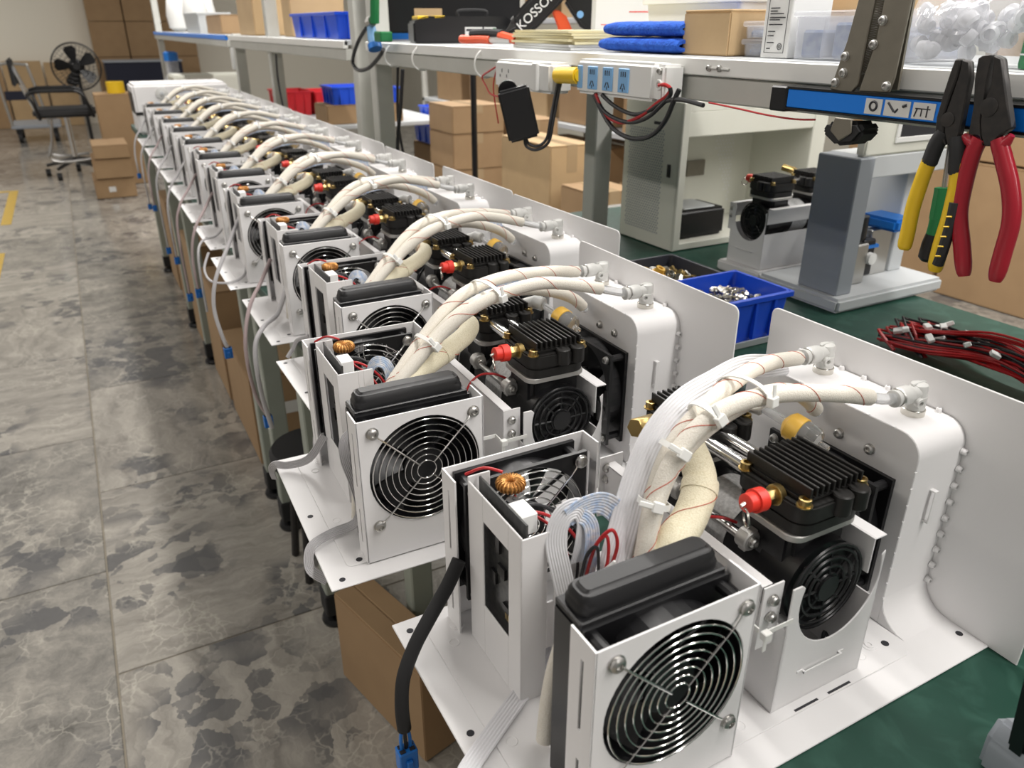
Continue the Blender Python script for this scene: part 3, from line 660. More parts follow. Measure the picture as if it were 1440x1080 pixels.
cable(7, [(.055, .15, .10), (.025, .12, .065), (-.012, .10, .02), (-.03, .09, -.05), (-.03, .09, -.20)], .0034, 'greyc')
cable(8, [(.055, .21, .10), (.025, .18, .065), (-.012, .15, .02), (-.03, .14, -.05), (-.03, .13, -.26)], .0034, 'greyc')
cable(9, [(.055, .21, .10), (.025, .18, .065), (-.012, .15, .02), (-.03, .14, -.05), (-.03, .13, -.16)], .0034, 'pinkc')
cable(10, [(.055, .21, .10), (.025, .18, .065), (-.012, .15, .02), (-.03, .14, -.05), (-.03, .13, -.22)], .0034, 'greyc')
cable(11, [(.055, .21, .10), (.025, .18, .065), (-.012, .15, .02), (-.03, .14, -.05), (-.03, .13, -.14)], .0034, 'greyc')
# ------------------------------------------------------------------ benches
def bench(y0, y1, x0, x1, label, legs, green=True):
    t = thing('workbench', label, 'workbench', ((x0 + x1) / 2, (y0 + y1) / 2, 0)); cx, cy = (x0 + x1) / 2, (y0 + y1) / 2
    MB().box(x0 - cx, x1 - cx, y0 - cy, y1 - cy, BZ - .026, BZ - .0005).build('bench_top', 'mat', t, .002, 1)
    MB().box(x0 + .02 - cx, x0 + .05 - cx, y0 + .02 - cy, y1 - .02 - cy, BZ - .075, BZ - .0265).box(x1 - .05 - cx, x1 - .02 - cx, y0 + .02 - cy, y1 - .02 - cy, BZ - .075, BZ - .0265).build('bench_frame', 'leg', t)
    for lx, ly in legs:
        l = MB().box(lx - .022 - cx, lx + .022 - cx, ly - .022 - cy, ly + .022 - cy, .045, BZ - .0265).build('leg', 'leg', t, .003, 1)
        MB().box(lx - .026 - cx, lx + .026 - cx, ly - .026 - cy, ly + .026 - cy, .030, .09).build('leg_sock', 'rubber', l, .003, 1)
        MB().lathe((lx - cx, ly - cy, 0), (0, 0, 1), [(.032, 0), (.034, .008), (.030, .018), (.012, .022), (.012, .04)], 20).build('levelling_foot', 'black', l)
    return t
bench1 = bench(-.45, 1.93, .275, 1.45, 'wide green topped workbench carrying the nearest modules', [(.305, -.2), (.415, 1.155), (.305, 1.42), (.305, 1.84), (1.40, -.2), (1.40, 1.84)])
MB().box(-.262, -.257, -.55, .50, .10, .66).build('side_panel', 'leg', bench1)
bench(1.95, 3.38, .275, .98, 'narrow green topped workbench under the middle modules', [(.305, 2.02), (.305, 3.14), (.94, 2.02), (.94, 3.14)])
bench(3.40, 5.05, .275, .98, 'narrow green topped workbench at the far end under the white cabinet', [(.305, 3.62), (.305, 4.62), (.94, 3.62), (.94, 4.62)])

# ------------------------------------------------------------------ cartons and bins
def carton(label, x0, x1, y0, y1, z0, z1, m='card', tape=True, name='cardboard_box', group=None, flaps=True, rz=0, lab=None):
    cx, cy = (x0 + x1) / 2, (y0 + y1) / 2; hx, hy, h = (x1 - x0) / 2, (y1 - y0) / 2, z1 - z0
    t = thing(name, label, 'box', (cx, cy, z0), rz, group); s = min(hx, hy)
    MB().box(-hx, hx, -hy, hy, 0, h - .003).build('box_body', m, t, min(.004, s * .04), 2)
    if flaps:
        g = .0015
        for a, b in ((-hx + .001, -g), (g, hx - .001)): MB().box(a, b, -hy + .001, hy - .001, h - .003, h).build('top_flap', m, t, .001, 1)
    if tape:
        w = min(.024, hx * .35)
        tp = MB().box(-w, w, -hy - .0006, hy + .0006, h, h + .0006).box(-w, w, -hy - .0008, -hy, h * .72, h).box(-w, w, hy, hy + .0008, h * .72, h)
        tp.build('packing_tape', 'tape', t)
    if lab: MB().box(lab[0], lab[1], -hy - .0014, -hy - .0008, lab[2], lab[3]).build('paper_label', 'paper', t)
    return t
def open_box(g, x0, x1, y0, y1, z0, z1, t, taper):
    """tapered open tub: outer wall, rim and inner wall"""
    a = taper
    O0 = rrect(x0 + a, x1 - a, y0 + a, y1 - a, .008); O1 = rrect(x0, x1, y0, y1, .010); I1 = rrect(x0 + t, x1 - t, y0 + t, y1 - t, .009); I0 = rrect(x0 + a + t, x1 - a - t, y0 + a + t, y1 - a - t, .007)
    n = len(O0); vs = [(*p, z0) for p in O0] + [(*p, z1) for p in O1] + [(*p, z1) for p in I1] + [(*p, z0 + t) for p in I0]; fs = []
    for k in range(3): fs += [(k * n + i, k * n + (i + 1) % n, (k + 1) * n + (i + 1) % n, (k + 1) * n + i) for i in range(n)]
    fs += [tuple(range(n - 1, -1, -1)), tuple(range(3 * n, 4 * n))]
    g.add(vs, fs); return g
def tub(label, x0, x1, y0, y1, z0, z1, m='blue', group=None, ribs=True, rim=True):
    cx, cy = (x0 + x1) / 2, (y0 + y1) / 2; hx, hy, h = (x1 - x0) / 2, (y1 - y0) / 2, z1 - z0; t = thing('plastic_bin', label, 'bin', (cx, cy, z0), 0, group)
    open_box(MB(), -hx, hx, -hy, hy, 0, h, .003, .008).build('bin_body', m, t)
    if rim:
        r = MB().box(-hx - .004, hx + .004, -hy - .004, -hy + .001, h - .010, h).box(-hx - .004, hx + .004, hy - .001, hy + .004, h - .010, h).box(-hx - .004, -hx + .001, -hy, hy, h - .010, h).box(hx - .001, hx + .004, -hy, hy, h - .010, h)
        r.build('bin_rim', m, t, .001, 1)
    if ribs:
        for k in (-.55, .0, .55):
            MB().box(k * hx - .003, k * hx + .003, -hy - .0025, -hy + .006, .004, h - .010).build('bin_rib', m, t); MB().box(-hx - .0025, -hx + .006, k * hy - .003, k * hy + .003, .004, h - .010).build('bin_rib', m, t)
    return t
# under the bench
carton('narrow brown carton on the floor behind the black plug cable', .30, .384, .965, 1.257, .003, .222, tape=False, rz=radians(14))
carton('brown carton on the floor below the nearest module, right of the black plug', .40, .585, .50, .84, .003, .30, tape=False)
carton('flat opened carton on the floor under the fourth module, grey tape on its flap', .30, .62, 2.20, 2.66, .003, .30, lab=(-.08, .02, .16, .20))
carton('brown carton standing on the floor under the sixth module', .30, .60, 2.72, 3.06, .003, .42)
carton('narrow brown carton on the floor under the seventh module', .30, .56, 3.22, 3.56, .003, .46)
carton('brown carton on the floor under the ninth module', .31, .60, 3.72, 4.10, .003, .40)
carton('brown carton on the floor under the last two modules', .31, .60, 4.20, 4.55, .003, .46)
t = thing('stool', 'black round stool seat under the bench beside the second module', 'stool', (.345, 1.64, 0))
MB().lathe((0, 0, .30), (0, 0, 1), [(.085, 0), (.10, .008), (.102, .035), (.095, .045), (.02, .048)], 28).build('seat', 'rubber', t)
for a in (0, 1, 2, 3): MB().cyl((.06 * cos(a * pi / 2 + .8), .06 * sin(a * pi / 2 + .8), .30), (.09 * cos(a * pi / 2 + .8), .09 * sin(a * pi / 2 + .8), .003), .010, 10).build('leg', 'toolsteel', t)
# closed white machine at the end of the row
t = thing('white_cabinet', 'closed white cabinet with round dial at the far end of the row', 'machine', (.50, 4.62, BZ))
MB().box(-.22, .24, -.13, .17, .0, .24).build('housing', 'white', t, .012, 3)
MB().box(-.222, .242, -.133, -.128, .095, .110).build('front_band', 'black', t)
MB().box(-.224, -.218, -.10, .12, .10, .20).build('side_vent', 'black', t)
dl = MB().lathe((-.085, -.13, .195), (0, -1, 0), [(.030, 0), (.030, .006), (.026, .008)], 24).build('dial', 'fit', t); MB().lathe((-.085, -.138, .195), (0, -1, 0), [(.010, 0), (.008, .008)], 14).build('dial_knob', 'lgrey', dl)
# ------------------------------------------------------------------ shelf over the bench
SX, SZ = .75, BZ + .463; ST = SZ + .0008
def shelf(label, y0, y1, posts, rear=True, m='beam'):
    t = thing('bench_shelf', label, 'shelf', (SX + .2, (y0 + y1) / 2, 0)); ox, oy = SX + .2, (y0 + y1) / 2
    MB().box(.004 - .2, .42 - .2, y0 - oy, y1 - oy, SZ - .012, SZ).build('shelf_board', 'lgrey', t)
    MB().box(-.2, -.196 + .01, y0 - oy, y1 - oy, SZ - .022, SZ).build('upper_beam', m, t, .0015, 1)
    MB().box(.006 - .2, .034 - .2, y0 - oy, y1 - oy, SZ - .055, SZ - .0235).build('lower_beam', 'grey_paint', t, .002, 1)
    MB().box(.38 - .2, .41 - .2, y0 - oy, y1 - oy, SZ - .055, SZ - .0125).build('rear_beam', 'grey_paint', t)
    for px, py, zt in posts: 
        q = MB().box(px - ox - .025, px - ox + .025, py - oy - .025, py - oy + .025, BZ + .0003 if px < 1.16 and -.4 < py < 5 and px > .26 else 0, zt).build('post', 'grey_paint', t, .003, 1)
    return t
s1 = shelf('near bench shelf with white front beam above the wide bench', -.3, 2.24, [(.80, 2.265, BZ + 1.0), (1.145, 1.66, SZ - .056), (.80, -.33, SZ)])
for y in (.838, .818): scr(s1, (SX - (SX + .2), y - .97, SZ - .012), (-1, 0, 0), .004, name='hex_screw')
MB().cyl((-.201, .838 - .97, SZ - .012), (-.201, .800 - .97, SZ - .013), .0018, 8).build('bolt_shank', 'steel', s1)
for y in (1.52, 1.86, 2.05): MB().torus((-.186, y - .97, SZ - .0305), (0, 1, .1), .0275, .0018, 24, 6).build('cable_tie', 'tie', s1)
shelf('middle bench shelf holding the open blue bin and tan cartons', 2.44, 4.34, [(.80, 2.425, BZ + 1.0), (.80, 3.58, BZ + 1.0), (.80, 4.36, BZ + .47)])
shelf('far bench shelf with a blue front edge', 4.42, 7.9, [(.80, 7.93, BZ + 1.0)], m='bluestrip')
t = thing('black_pole', 'thin black pole standing on the floor in front of the carton stack', 'pole', (1.50, 3.11, 0))
MB().cyl((0, 0, 0), (0, 0, 1.12), .013, 12).cyl((0, 0, 0), (0, 0, .02), .09, 20).build('pole_tube', 'black', t); MB().box(-.012, .012, -.012, .012, 1.12, 1.17).build('pole_cap', 'rubber', t)
# ------------------------------------------------------------------ things on the near shelf
def frame_at(name, label, cat, x, y, z): return thing(name, label, cat, (x, y, z), -YAW)
# tool case
t = thing('tool_case', 'black hard tool case with two yellow stripes on the shelf', 'case', (.895, 1.935, ST), -.28)
MB().prism([(-.12, 0), (.12, 0), (.12, .052), (.105, .060), (-.09, .060), (-.12, .048)], XZ, -.07, .07).build('case_body', 'black', t, .004, 2)
for x in (-.095, -.055): MB().box(x - .014, x + .014, -.066, .066, .052, .0612).build('yellow_stripe', 'yel', t, .002, 1)
MB().tube(spl([(-.01, -.06, .06), (-.005, -.062, .072), (.055, -.062, .072), (.06, -.06, .06)], 5), .004, 8).build('handle', 'rubber', t)
lb = MB().box(.005, .048, -.0712, -.0702, .014, .036).build('case_label', 'paper', t); MB().box(.052, .082, -.0712, -.0702, .014, .036).build('case_label', 'paper', t)
MB().box(.008, .044, -.0718, -.0713, .027, .032).box(.014, .044, -.0718, -.0713, .018, .022).box(.055, .072, -.0718, -.0713, .026, .031).build('label_print', 'ink', lb); MB().box(.074, .081, -.0718, -.0713, .020, .034).build('green_mark', 'green', lb)
# black monitor behind
t = thing('monitor', 'black flat panel standing behind the tool case, tan sticker on it', 'monitor', (1.00, 2.26, ST), -.5)
MB().box(-.22, .22, 0, .02, .02, .30).build('panel', 'black', t, .004, 2); MB().box(-.09, .09, -.03, .07, 0, .012).build('foot', 'black', t); MB().box(-.02, .02, .02, .035, .01, .10).build('stem', 'black', t)
MB().box(-.085, -.005, -.002, -.0005, .025, .085).build('tan_sticker', 'card2', t)
# orange / black hand tool
t = thing('hand_tool', 'orange handled snips with black grip lying before the tool case', 'tool', (.795, 1.585, ST), .15)
MB().tube(spl([(0, .09, .012), (0, .05, .012), (0, .02, .013), (0, -.02, .012)], 5), .009, 10).build('orange_handle', 'orange', t)
MB().tube(spl([(.004, .055, .022), (.004, .0, .024), (.004, -.055, .022)], 5), .0095, 10).build('black_grip', 'rubber', t); MB().tube([(0, -.02, .012), (0, -.09, .012)], .007, 8).build('steel_jaw', 'steel', t); MB().tube(spl([(.002, -.05, .02), (.002, -.08, .016), (.002, -.105, .012)], 4), .009, 8).build('orange_tip', 'orange', t)
# hot-glue gun
t = frame_at('glue_gun', 'black hot glue gun with red trigger and white lettering', 'glue gun', 1.03, 1.752, ST)
k = .00166
def G(px, py): return ((px - 760) * k, (64 - py) * k)
def prism_px(pts, y0, y1): return MB().prism([G(*p) for p in pts], XZ, y0, y1)
prism_px([(716, 32), (726, 20), (775, -28), (845, -40), (850, -12), (812, 0), (790, 8), (755, 42), (742, 52), (728, 50)], -.024, .024).build('gun_body', 'black', t, .008, 3)
prism_px([(790, 8), (830, -20), (850, 20), (880, 58), (850, 62), (815, 42), (800, 22)], -.018, .018).build('gun_handle', 'black', t, .006, 3)
prism_px([(774, 22), (782, 19), (795, 28), (804, 46), (812, 62), (782, 62), (784, 45)], -.008, .008).build('trigger', 'orange', t, .003, 2)
a, b = Vector((G(722, 36)[0], 0, G(722, 36)[1])), Vector((G(700, 56)[0], 0, G(700, 56)[1])); dn = (b - a)
MB().lathe(a, dn, [(.014, -.008), (.014, .004), (.010, .006), (.008, .010), (.0035, .024), (.0018, dn.length)], 16).build('nozzle', 'toolsteel', t)
fc = bpy.data.curves.new('lettering', 'FONT'); fc.body = 'KOSSOn'; fc.size = .029; fc.extrude = .0003; fc.align_x = 'CENTER'
fo = bpy.data.objects.new('lettering', fc); COL.objects.link(fo)
dg = bpy.context.evaluated_depsgraph_get(); lm = bpy.data.meshes.new_from_object(fo.evaluated_get(dg)); bpy.data.objects.remove(fo)
lm.materials.clear(); lo = obj('lettering', lm, 'white2', t, (G(754, 26)[0], -.0246, G(754, 26)[1]), (pi / 2, -radians(42), 0))
MB().lathe((G(814, 26)[0], -.0185, G(814, 26)[1]), (0, -1, 0), [(.008, 0), (.008, .001)], 18).build('round_badge', 'ltblue', t)
# cable from above
# papers
t = thing('paper_stack', 'stack of cream paper sheets and envelopes on the shelf', 'paper', (.885, 1.33, ST), -.12)
for i in range(7):
    a = (random.random() - .5) * .12
    MB().box(-.10, .10, -.14, .14, .0045 * i, .0045 * i + .0040).build('paper_bundle', 'paper' if i < 2 else 'paperyel', t, rot=(0, 0, a))
# towels
for i, (z, nm) in enumerate(((0, 'lower'), (.0222, 'upper'))):
    t = thing('folded_towel', f'{nm} of the two folded blue terry towels on the shelf', 'towel', (.875, 1.05, ST + z), 0, 'folded blue towels')
    w = .10 - .004 * i; e = .006 * i
    fold = spl([(.10, 0, .0062), (.03, 0, .0056), (-.04, 0, .0064), (-.078 + e, 0, .0060), (-.088 + e, 0, .0110), (-.079 + e, 0, .0164), (-.04, 0, .0166), (.03, 0, .0160), (.10, 0, .0168)], 6)
    sec = [(.0052 * (1 if k < 2 else -1) * (.35 if k in (0, 3) else 1), y) for k, y in ()]
    sec = []
    for q in range(13): y = -w + 2 * w * q / 12; sec.append((.0050 * (.45 if q in (0, 12) else 1) + .0004 * sin(q * 2.1 + i), y))
    sec += [(-a_, y) for a_, y in reversed(sec)]
    MB().sweep(fold, sec, (0, 1, 0)).build('folded_cloth', 'towel', t, ang=60)
    MB().tube(spl([(-.070 + e, -w - .001, .0112), (-.02, -w - .002, .0115), (.05, -w - .001, .0112), (.098, -w, .0112)], 4), .0036, 10).build('inner_fold', 'towel', t)
# carton, clear boxes, white carton, organiser
carton('small tan carton on the shelf beside the blue towels', .80, 1.02, .862, .958, ST, ST + .058, 'card2', tape=False)
carton('larger brown carton on the shelf behind the small tan carton', 1.03, 1.16, .80, 1.00, ST + .0, ST + .125, 'card2', tape=False)
def clear_box(label, x0, x1, y0, y1, z, h, rows, cols, group=None):
    t = thing('organiser_box', label, 'box', ((x0 + x1) / 2, (y0 + y1) / 2, z), 0, group); hx, hy = (x1 - x0) / 2, (y1 - y0) / 2
    open_box(MB(), -hx, hx, -hy, hy, 0, h - .006, .0015, .002).build('clear_tray', 'lidclear', t)
    MB().box(-hx - .001, hx + .001, -hy - .001, hy + .001, h - .007, h).build('lid', 'lidclear', t, .002, 1)
    for c in range(cols - 1):
        y = -hy + 2 * hy * (c + 1) / cols; MB().box(-hx + .002, hx - .002, y - .0007, y + .0007, .002, h - .008).build('divider', 'lidclear', t)
    for c in range(cols):
        for r in range(rows):
            y = -hy + 2 * hy * (c + .5) / cols; w = 2 * hy / cols * .36; x = -hx + 2 * hx * (r + .5) / rows; wx = 2 * hx / rows * .36
            MB().box(x - wx, x + wx, y - w, y + w, .002, .002 + (h - .012) * random.uniform(.6, .95)).build('stored_parts', 'bluepart', t, .003, 1)
    return t
clear_box('lower small clear organiser box beside the tan carton', .82, .98, .820, .858, ST, .0215, 2, 2, 'small clear organiser boxes'); clear_box('upper small clear organiser box beside the tan carton', .82, .98, .820, .858, ST + .022, .0215, 2, 2, 'small clear organiser boxes')
t = thing('white_carton', 'tall white printed carton standing on the shelf', 'box', (.845, .788, ST), 0)
MB().box(-.035, .035, -.023, .023, 0, .105).build('box_body', 'white2', t, .0012, 1)
pr = MB()
for z, w in ((.058, .008), (.0545, .006), (.0515, .012), (.047, .014), (.0445, .009), (.039, .012), (.031, .006), (.026, .005), (.018, .006), (.011, .003)): pr.box(-.0356, -.0352, .012 - 2 * w * .9, .013, z - .0006, z + .0006)
for a, b, c, d in ((-.0165, -.0160, .006, .080), (.0160, .0165, .006, .080)): pr.box(-.0356, -.0352, a, b, c, d)
pr.box(-.0356, -.0352, -.0165, .0165, .0058, .0063).build('printing', 'ink', t)
MB().torus((-.0354, -.009, .0135), (1, 0, 0), .0036, .0005, 14, 4).torus((-.0354, -.009, .0135), (1, 0, 0), .0016, .0004, 10, 4).build('recycling_mark', 'ink', t)
clear_box('long clear organiser box with blue parts beside the clamp', .80, .96, .610, .752, ST, .054, 2, 3)
# bag of clear fittings
t = thing('fittings_bag', 'clear plastic bag full of round fittings on the shelf', 'bag', (.835, .535, ST), 0)
bg = MB(); n = 22; vs = []
for i in range(9):
    v = i / 8
    for j in range(n):
        a = 2 * pi * j / n; r = (1 - .75 * max(0, v - .55) / .45) * (1 + .08 * sin(5 * a + 3 * v) + .05 * sin(9 * a)); vs.append((.05 * r * cos(a), .078 * (1 + .12 * sin(7 * a + v * 4) * .4) * sin(a) * (1 - .1 * v), .001 + .080 * v))
bg.add(vs, [(i * n + j, i * n + (j + 1) % n, (i + 1) * n + (j + 1) % n, (i + 1) * n + j) for i in range(8) for j in range(n)]).build('bag_film', 'bag', t)
fm_ = MB().lathe((0, 0, -.006), (0, 0, 1), [(.0075, 0), (.0085, .003), (.0085, .009), (.0055, .012), (.0052, .007), (.001, .007)], 14).mesh('fitting')
for i in range(54):
    a, r = random.random() * 2 * pi, sqrt(random.random()); z = .012 + .042 * random.random()
    tag(obj('clear_fitting', fm_, 'bubble', None, (.835 + .036 * r * cos(a), .535 + .066 * r * sin(a), ST + z), (random.random() * 3, random.random() * 3, 0)), 'clear round fitting inside the large plastic bag', 'fitting', 'clear fittings in the bag')
t = thing('plastic_bag', 'small clear bag with blue handwriting behind the green bottle', 'bag', (.86, .445, ST))
open_box(MB(), -.03, .03, -.035, .035, .001, .062, .001, .006).build('bag_film', 'bag', t); 
for i in range(7): obj('fitting', fm_, 'bubble', t, (random.uniform(-.015, .015), random.uniform(-.02, .02), .010 + .004 * i), (i, i * 2, 0))
MB().tube(spl([(-.031, .018, .048), (-.0312, .012, .052), (-.0312, .006, .045), (-.0312, 0, .049), (-.0312, -.012, .046), (-.0312, -.02, .049)], 4), .0007, 5).build('handwriting', 'bluec', t)
t = thing('green_bottle', 'green bottle at the right end of the shelf', 'bottle', (.815, .452, ST))
MB().lathe((0, 0, 0), (0, 0, 1), [(.019, 0), (.020, .004), (.020, .030), (.016, .044), (.010, .055), (.010, .075)], 24).build('bottle_body', 'green', t); MB().lathe((0, 0, .012), (0, 0, 1), [(.0203, 0), (.0203, .0015)], 24).build('label_line', 'white2', t); MB().lathe((0, 0, .075), (0, 0, 1), [(.011, 0), (.011, .02), (.008, .024)], 18).build('bottle_cap', 'black', t)
# far background pieces on the shelf
tub('white storage tub on the shelf behind the towels', 1.02, 1.15, 1.08, 1.34, ST, ST + .085, 'white2', ribs=False)
t = thing('notice_board', 'framed white notice sheet standing behind the glue gun', 'notice', (1.10, 1.50, ST), -.5)
MB().box(-.08, .08, 0, .012, 0, .22).build('board_frame', 'grey_paint', t, .002, 1); MB().box(-.072, .072, -.001, 0, .008, .21).build('notice_sheet', 'paper', t); MB().box(-.06, .06, -.0016, -.001, .040, .0415).box(.0, .05, -.0016, -.001, .065, .067).build('red_rule', 'red', t)
# ------------------------------------------------------------------ clamp, magnetic rail and hanging tools
t = thing('locking_clamp', 'olive metal locking clamp gripping the shelf beam', 'clamp', (.738, .58, BZ))
def YP(pts, x0, x1): return MB().prism([(a - .58, b) for a, b in pts], YZ, x0, x1)
YP([(.618, .439), (.590, .436), (.583, .446), (.582, .499), (.579, .56), (.592, .60), (.600, .53), (.606, .488)], -.012, -.008).build('side_plate', 'olive', t, .001, 1)
YP([(.581, .439), (.545, .440), (.542, .454), (.540, .524), (.536, .60), (.565, .60), (.570, .524), (.571, .486)], -.012, -.008).build('side_plate', 'olive', t, .001, 1)
YP([(.612, .442), (.545, .442), (.548, .60), (.588, .60)], .001, .004).build('back_plate', 'olive', t)
for y, z in ((.611, .446), (.603, .456), (.604, .472), (.572, .484), (.548, .446), (.566, .506)): scr(t, (-.012, y - .58, z), (-1, 0, 0), .0042)
sp = MB(); sp.helix([(-.004, .006 - .0001 * i, .455 + .0011 * i) for i in range(120)], .0032, .0006, .0022); sp.build('spring', 'steel', t)
YP([(.6184, .3947), (.612, .406), (.572, .410), (.562, .4006), (.5739, .3863), (.5963, .3822)], -.016, .014).build('grip_pad', 'rubber', t, .004, 2); YP([(.604, .398), (.600, .412), (.578, .412), (.576, .398), (.590, .388)], -.018, -.016).build('jaw_plate', 'olive', t, .001, 1)
t = thing('magnetic_tool_rail', 'blue magnetic tool rail with pictogram stickers on the shelf beam', 'tool rail', (.735, .45, BZ))
MB().box(-.010, .013, -.25, .225, .4165, .436).build('rail_body', 'bluestrip', t, .0008, 1); MB().box(-.0112, .013, -.25, .225, .4362, .4385).build('rail_top_lip', 'black', t); MB().box(-.0105, .013, -.25, .225, .4142, .4162).build('rail_bottom_lip', 'black', t)
MB().box(-.012, .014, .225, .250, .411, .4385).build('end_cap', 'black', t, .002, 1)
for y0, y1 in ((.568, .548), (.545, .516), (.513, .489)): MB().box(-.0108, -.0101, y1 - .45, y0 - .45, .4185, .4335).build('sticker', 'paper', t)
pc = MB().torus((-.0110, .108, .4265), (1, 0, 0), .0042, .0012, 16, 5)
pc.cyl((-.0110, .091, .431), (-.0110, .083, .423), .0011, 6).cyl((-.011, .082, .422), (-.011, .079, .426), .0009, 6).cyl((-.011, .074, .4285), (-.011, .070, .430), .0016, 6)
pc.box(-.0113, -.0108, .044, .060, .4275, .4285).cyl((-.011, .058, .428), (-.011, .060, .4205), .0007, 5).cyl((-.011, .053, .428), (-.011, .053, .421), .0006, 5).cyl((-.011, .047, .431), (-.011, .047, .4205), .0007, 5)
pc.build('pictogram', 'ink', t)
def hang(name, label, x, y, z): return thing(name, label, 'pliers' if 'plier' in name else 'screwdriver', (x, y, z))
def L2(pts, y0): return [(a - y0, b) for a, b in pts]
# red pliers
t = hang('combination_pliers', 'combination pliers with dipped red handles hanging on the blue rail', .708, .425, BZ)
RJ1 = [(.4423, .4775), (.4345, .4785), (.4335, .455), (.4320, .440), (.4310, .425), (.427, .413), (.4226, .4041), (.428, .4126), (.4382, .4127), (.4396, .4357), (.4445, .459), (.4456, .4752)]
RJ2 = [(.4330, .4785), (.425, .4758), (.414, .4492), (.402, .4213), (.4101, .4145), (.4163, .4048), (.4215, .4041), (.427, .413), (.4308, .425), (.4316, .440), (.4290, .455)]
MB().prism(L2(RJ1, .425), YZ, -.0045, .0045).build('jaw', 'toolsteel', t, .0012, 1); MB().prism(L2(RJ2, .425), YZ, -.0045, .0045).build('jaw', 'toolsteel', t, .0012, 1)
MB().lathe((-.0045, .0005, .4365), (-1, 0, 0), [(.008, 0), (.008, .0008), (.006, .001)], 18).build('pivot', 'toolsteel', t)
def handle(pts, y0, rs, m, nm, flat=.75):
    P = spl([(0, a - y0, b) for a, b in pts], 6); n = len(P); sec = [(cos(2 * pi * i / 14), flat * sin(2 * pi * i / 14)) for i in range(14)]
    sc = [rs[0] + (rs[1] - rs[0]) * min(1, i / n * 3) if i < n * .85 else rs[1] * (1 - .55 * ((i - n * .85) / (n * .15)) ** 2) for i in range(n)]
    return MB().sweep(P, sec, (1, 0, 0), sc).build(nm, m, t, ang=60)
handle([(.4290, .4100), (.4325, .3969), (.4335, .3717), (.4315, .3427), (.4215, .3144), (.4120, .2870)], .425, (.0075, .0080), 'dipred', 'handle')
handle([(.4130, .4110), (.4050, .3972), (.3915, .3719), (.3835, .3455), (.3830, .3166), (.3832, .2900)], .425, (.0075, .0080), 'dipred', 'handle')
for p, q in (((.4330, .4040), (.4450, .4105)), ((.4090, .4040), (.4020, .4155))): MB().tube([(0, p[0] - .425, p[1]), (0, (p[0] + q[0]) / 2 - .425, (p[1] + q[1]) / 2), (0, q[0] - .425, q[1])], .0055, 10, [1, .9, .5]).build('guard_flare', 'dipred', t)
# yellow / black pliers
t = hang('long_nose_pliers', 'pliers with yellow and black handles hanging on the blue rail', .708, .457, BZ)
YJ1 = [(.4675, .4741), (.4615, .4745), (.4615, .460), (.4640, .445), (.4660, .428), (.463, .412), (.4576, .400), (.4712, .4112), (.473, .4237), (.4714, .4456), (.4692, .4639)]
YJ2 = [(.4605, .4741), (.4534, .4726), (.449, .4588), (.4481, .435), (.4472, .4136), (.4482, .4042), (.4560, .4000), (.4622, .412), (.4650, .428), (.4625, .445), (.4606, .460)]
MB().prism(L2(YJ1, .457), YZ, -.004, .004).build('jaw', 'toolsteel', t, .0012, 1); MB().prism(L2(YJ2, .457), YZ, -.004, .004).build('jaw', 'toolsteel', t, .0012, 1)
MB().lathe((-.004, .004, .423), (-1, 0, 0), [(.0065, 0), (.0065, .0008), (.005, .001)], 18).build('pivot', 'toolsteel', t)
handle([(.4645, .412), (.4695, .3985), (.4725, .381)], .457, (.0070, .0078), 'rubber', 'grip_collar'); handle([(.4509, .409), (.4465, .3949), (.4430, .376)], .457, (.0070, .0078), 'rubber', 'grip_collar')
handle([(.4718, .3885), (.4757, .3681), (.4788, .3402), (.4787, .3156), (.4790, .2970)], .457, (.0072, .0075), 'yel', 'handle'); 
hr = handle([(.4437, .387), (.4400, .3638), (.4396, .3374), (.4416, .3095), (.4420, .2840)], .457, (.0068, .0080), 'yel', 'handle')
MB().tube(spl([(-.0035, .4355 - .457, .352), (-.0035, .4350 - .457, .330), (-.0035, .4365 - .457, .305), (-.003, .4385 - .457, .292)], 5), .0052, 10).build('black_inlay', 'rubber', hr)
for k in range(5): MB().cyl((-.0088, .4325 - .457 + .0004 * k, .340 - .0095 * k), (-.0088, .4375 - .457 + .0004 * k, .339 - .0095 * k), .0008, 6).build('grip_notch', 'yel', hr)
# screwdriver
t = hang('screwdriver', 'green and black screwdriver hanging between the two pliers', .722, .4640, BZ)
MB().cyl((0, .003, .420), (0, -.003, .3587), .0022, 12).build('blade', 'steel', t)
MB().tube([(0, -.003, .360), (0, -.0035, .355), (0, -.0045, .330)], .0082, 6).build('handle', 'green', t); MB().tube([(0, -.0043, .332), (0, -.0045, .322), (0, -.0040, .314)], .0074, 14).build('handle_ring', 'green', t); MB().tube([(0, -.004, .315), (0, -.0035, .305), (0, -.0028, .291), (0, -.0026, .2875)], .0088, 14, [.85, 1, 1, .6]).build('handle_end', 'black', t)
# foreground tool at the right edge
t = thing('black_tool', 'blurred black and yellow tool standing at the right edge close to the camera', 'tool', (.505, .168, BZ + .0003))
MB().prism([(-.010, 0), (.03, 0), (.03, .030), (.0, .046), (-.010, .030)], XZ, -.02, .02).build('tool_base', 'dgrey', t, .004, 2)
MB().prism([(-.008, .030), (.014, .030), (-.030, .26), (-.052, .26)], XZ, -.006, .006).build('tool_shaft', 'black', t, .002, 2)
MB().cyl((-.030, -.005, .150), (-.022, -.012, .150), .010, 16).build('yellow_knob', 'yel', t); MB().cyl((-.004, -.008, .050), (-.014, -.008, .095), .005, 12).build('yellow_lever', 'yel', t)
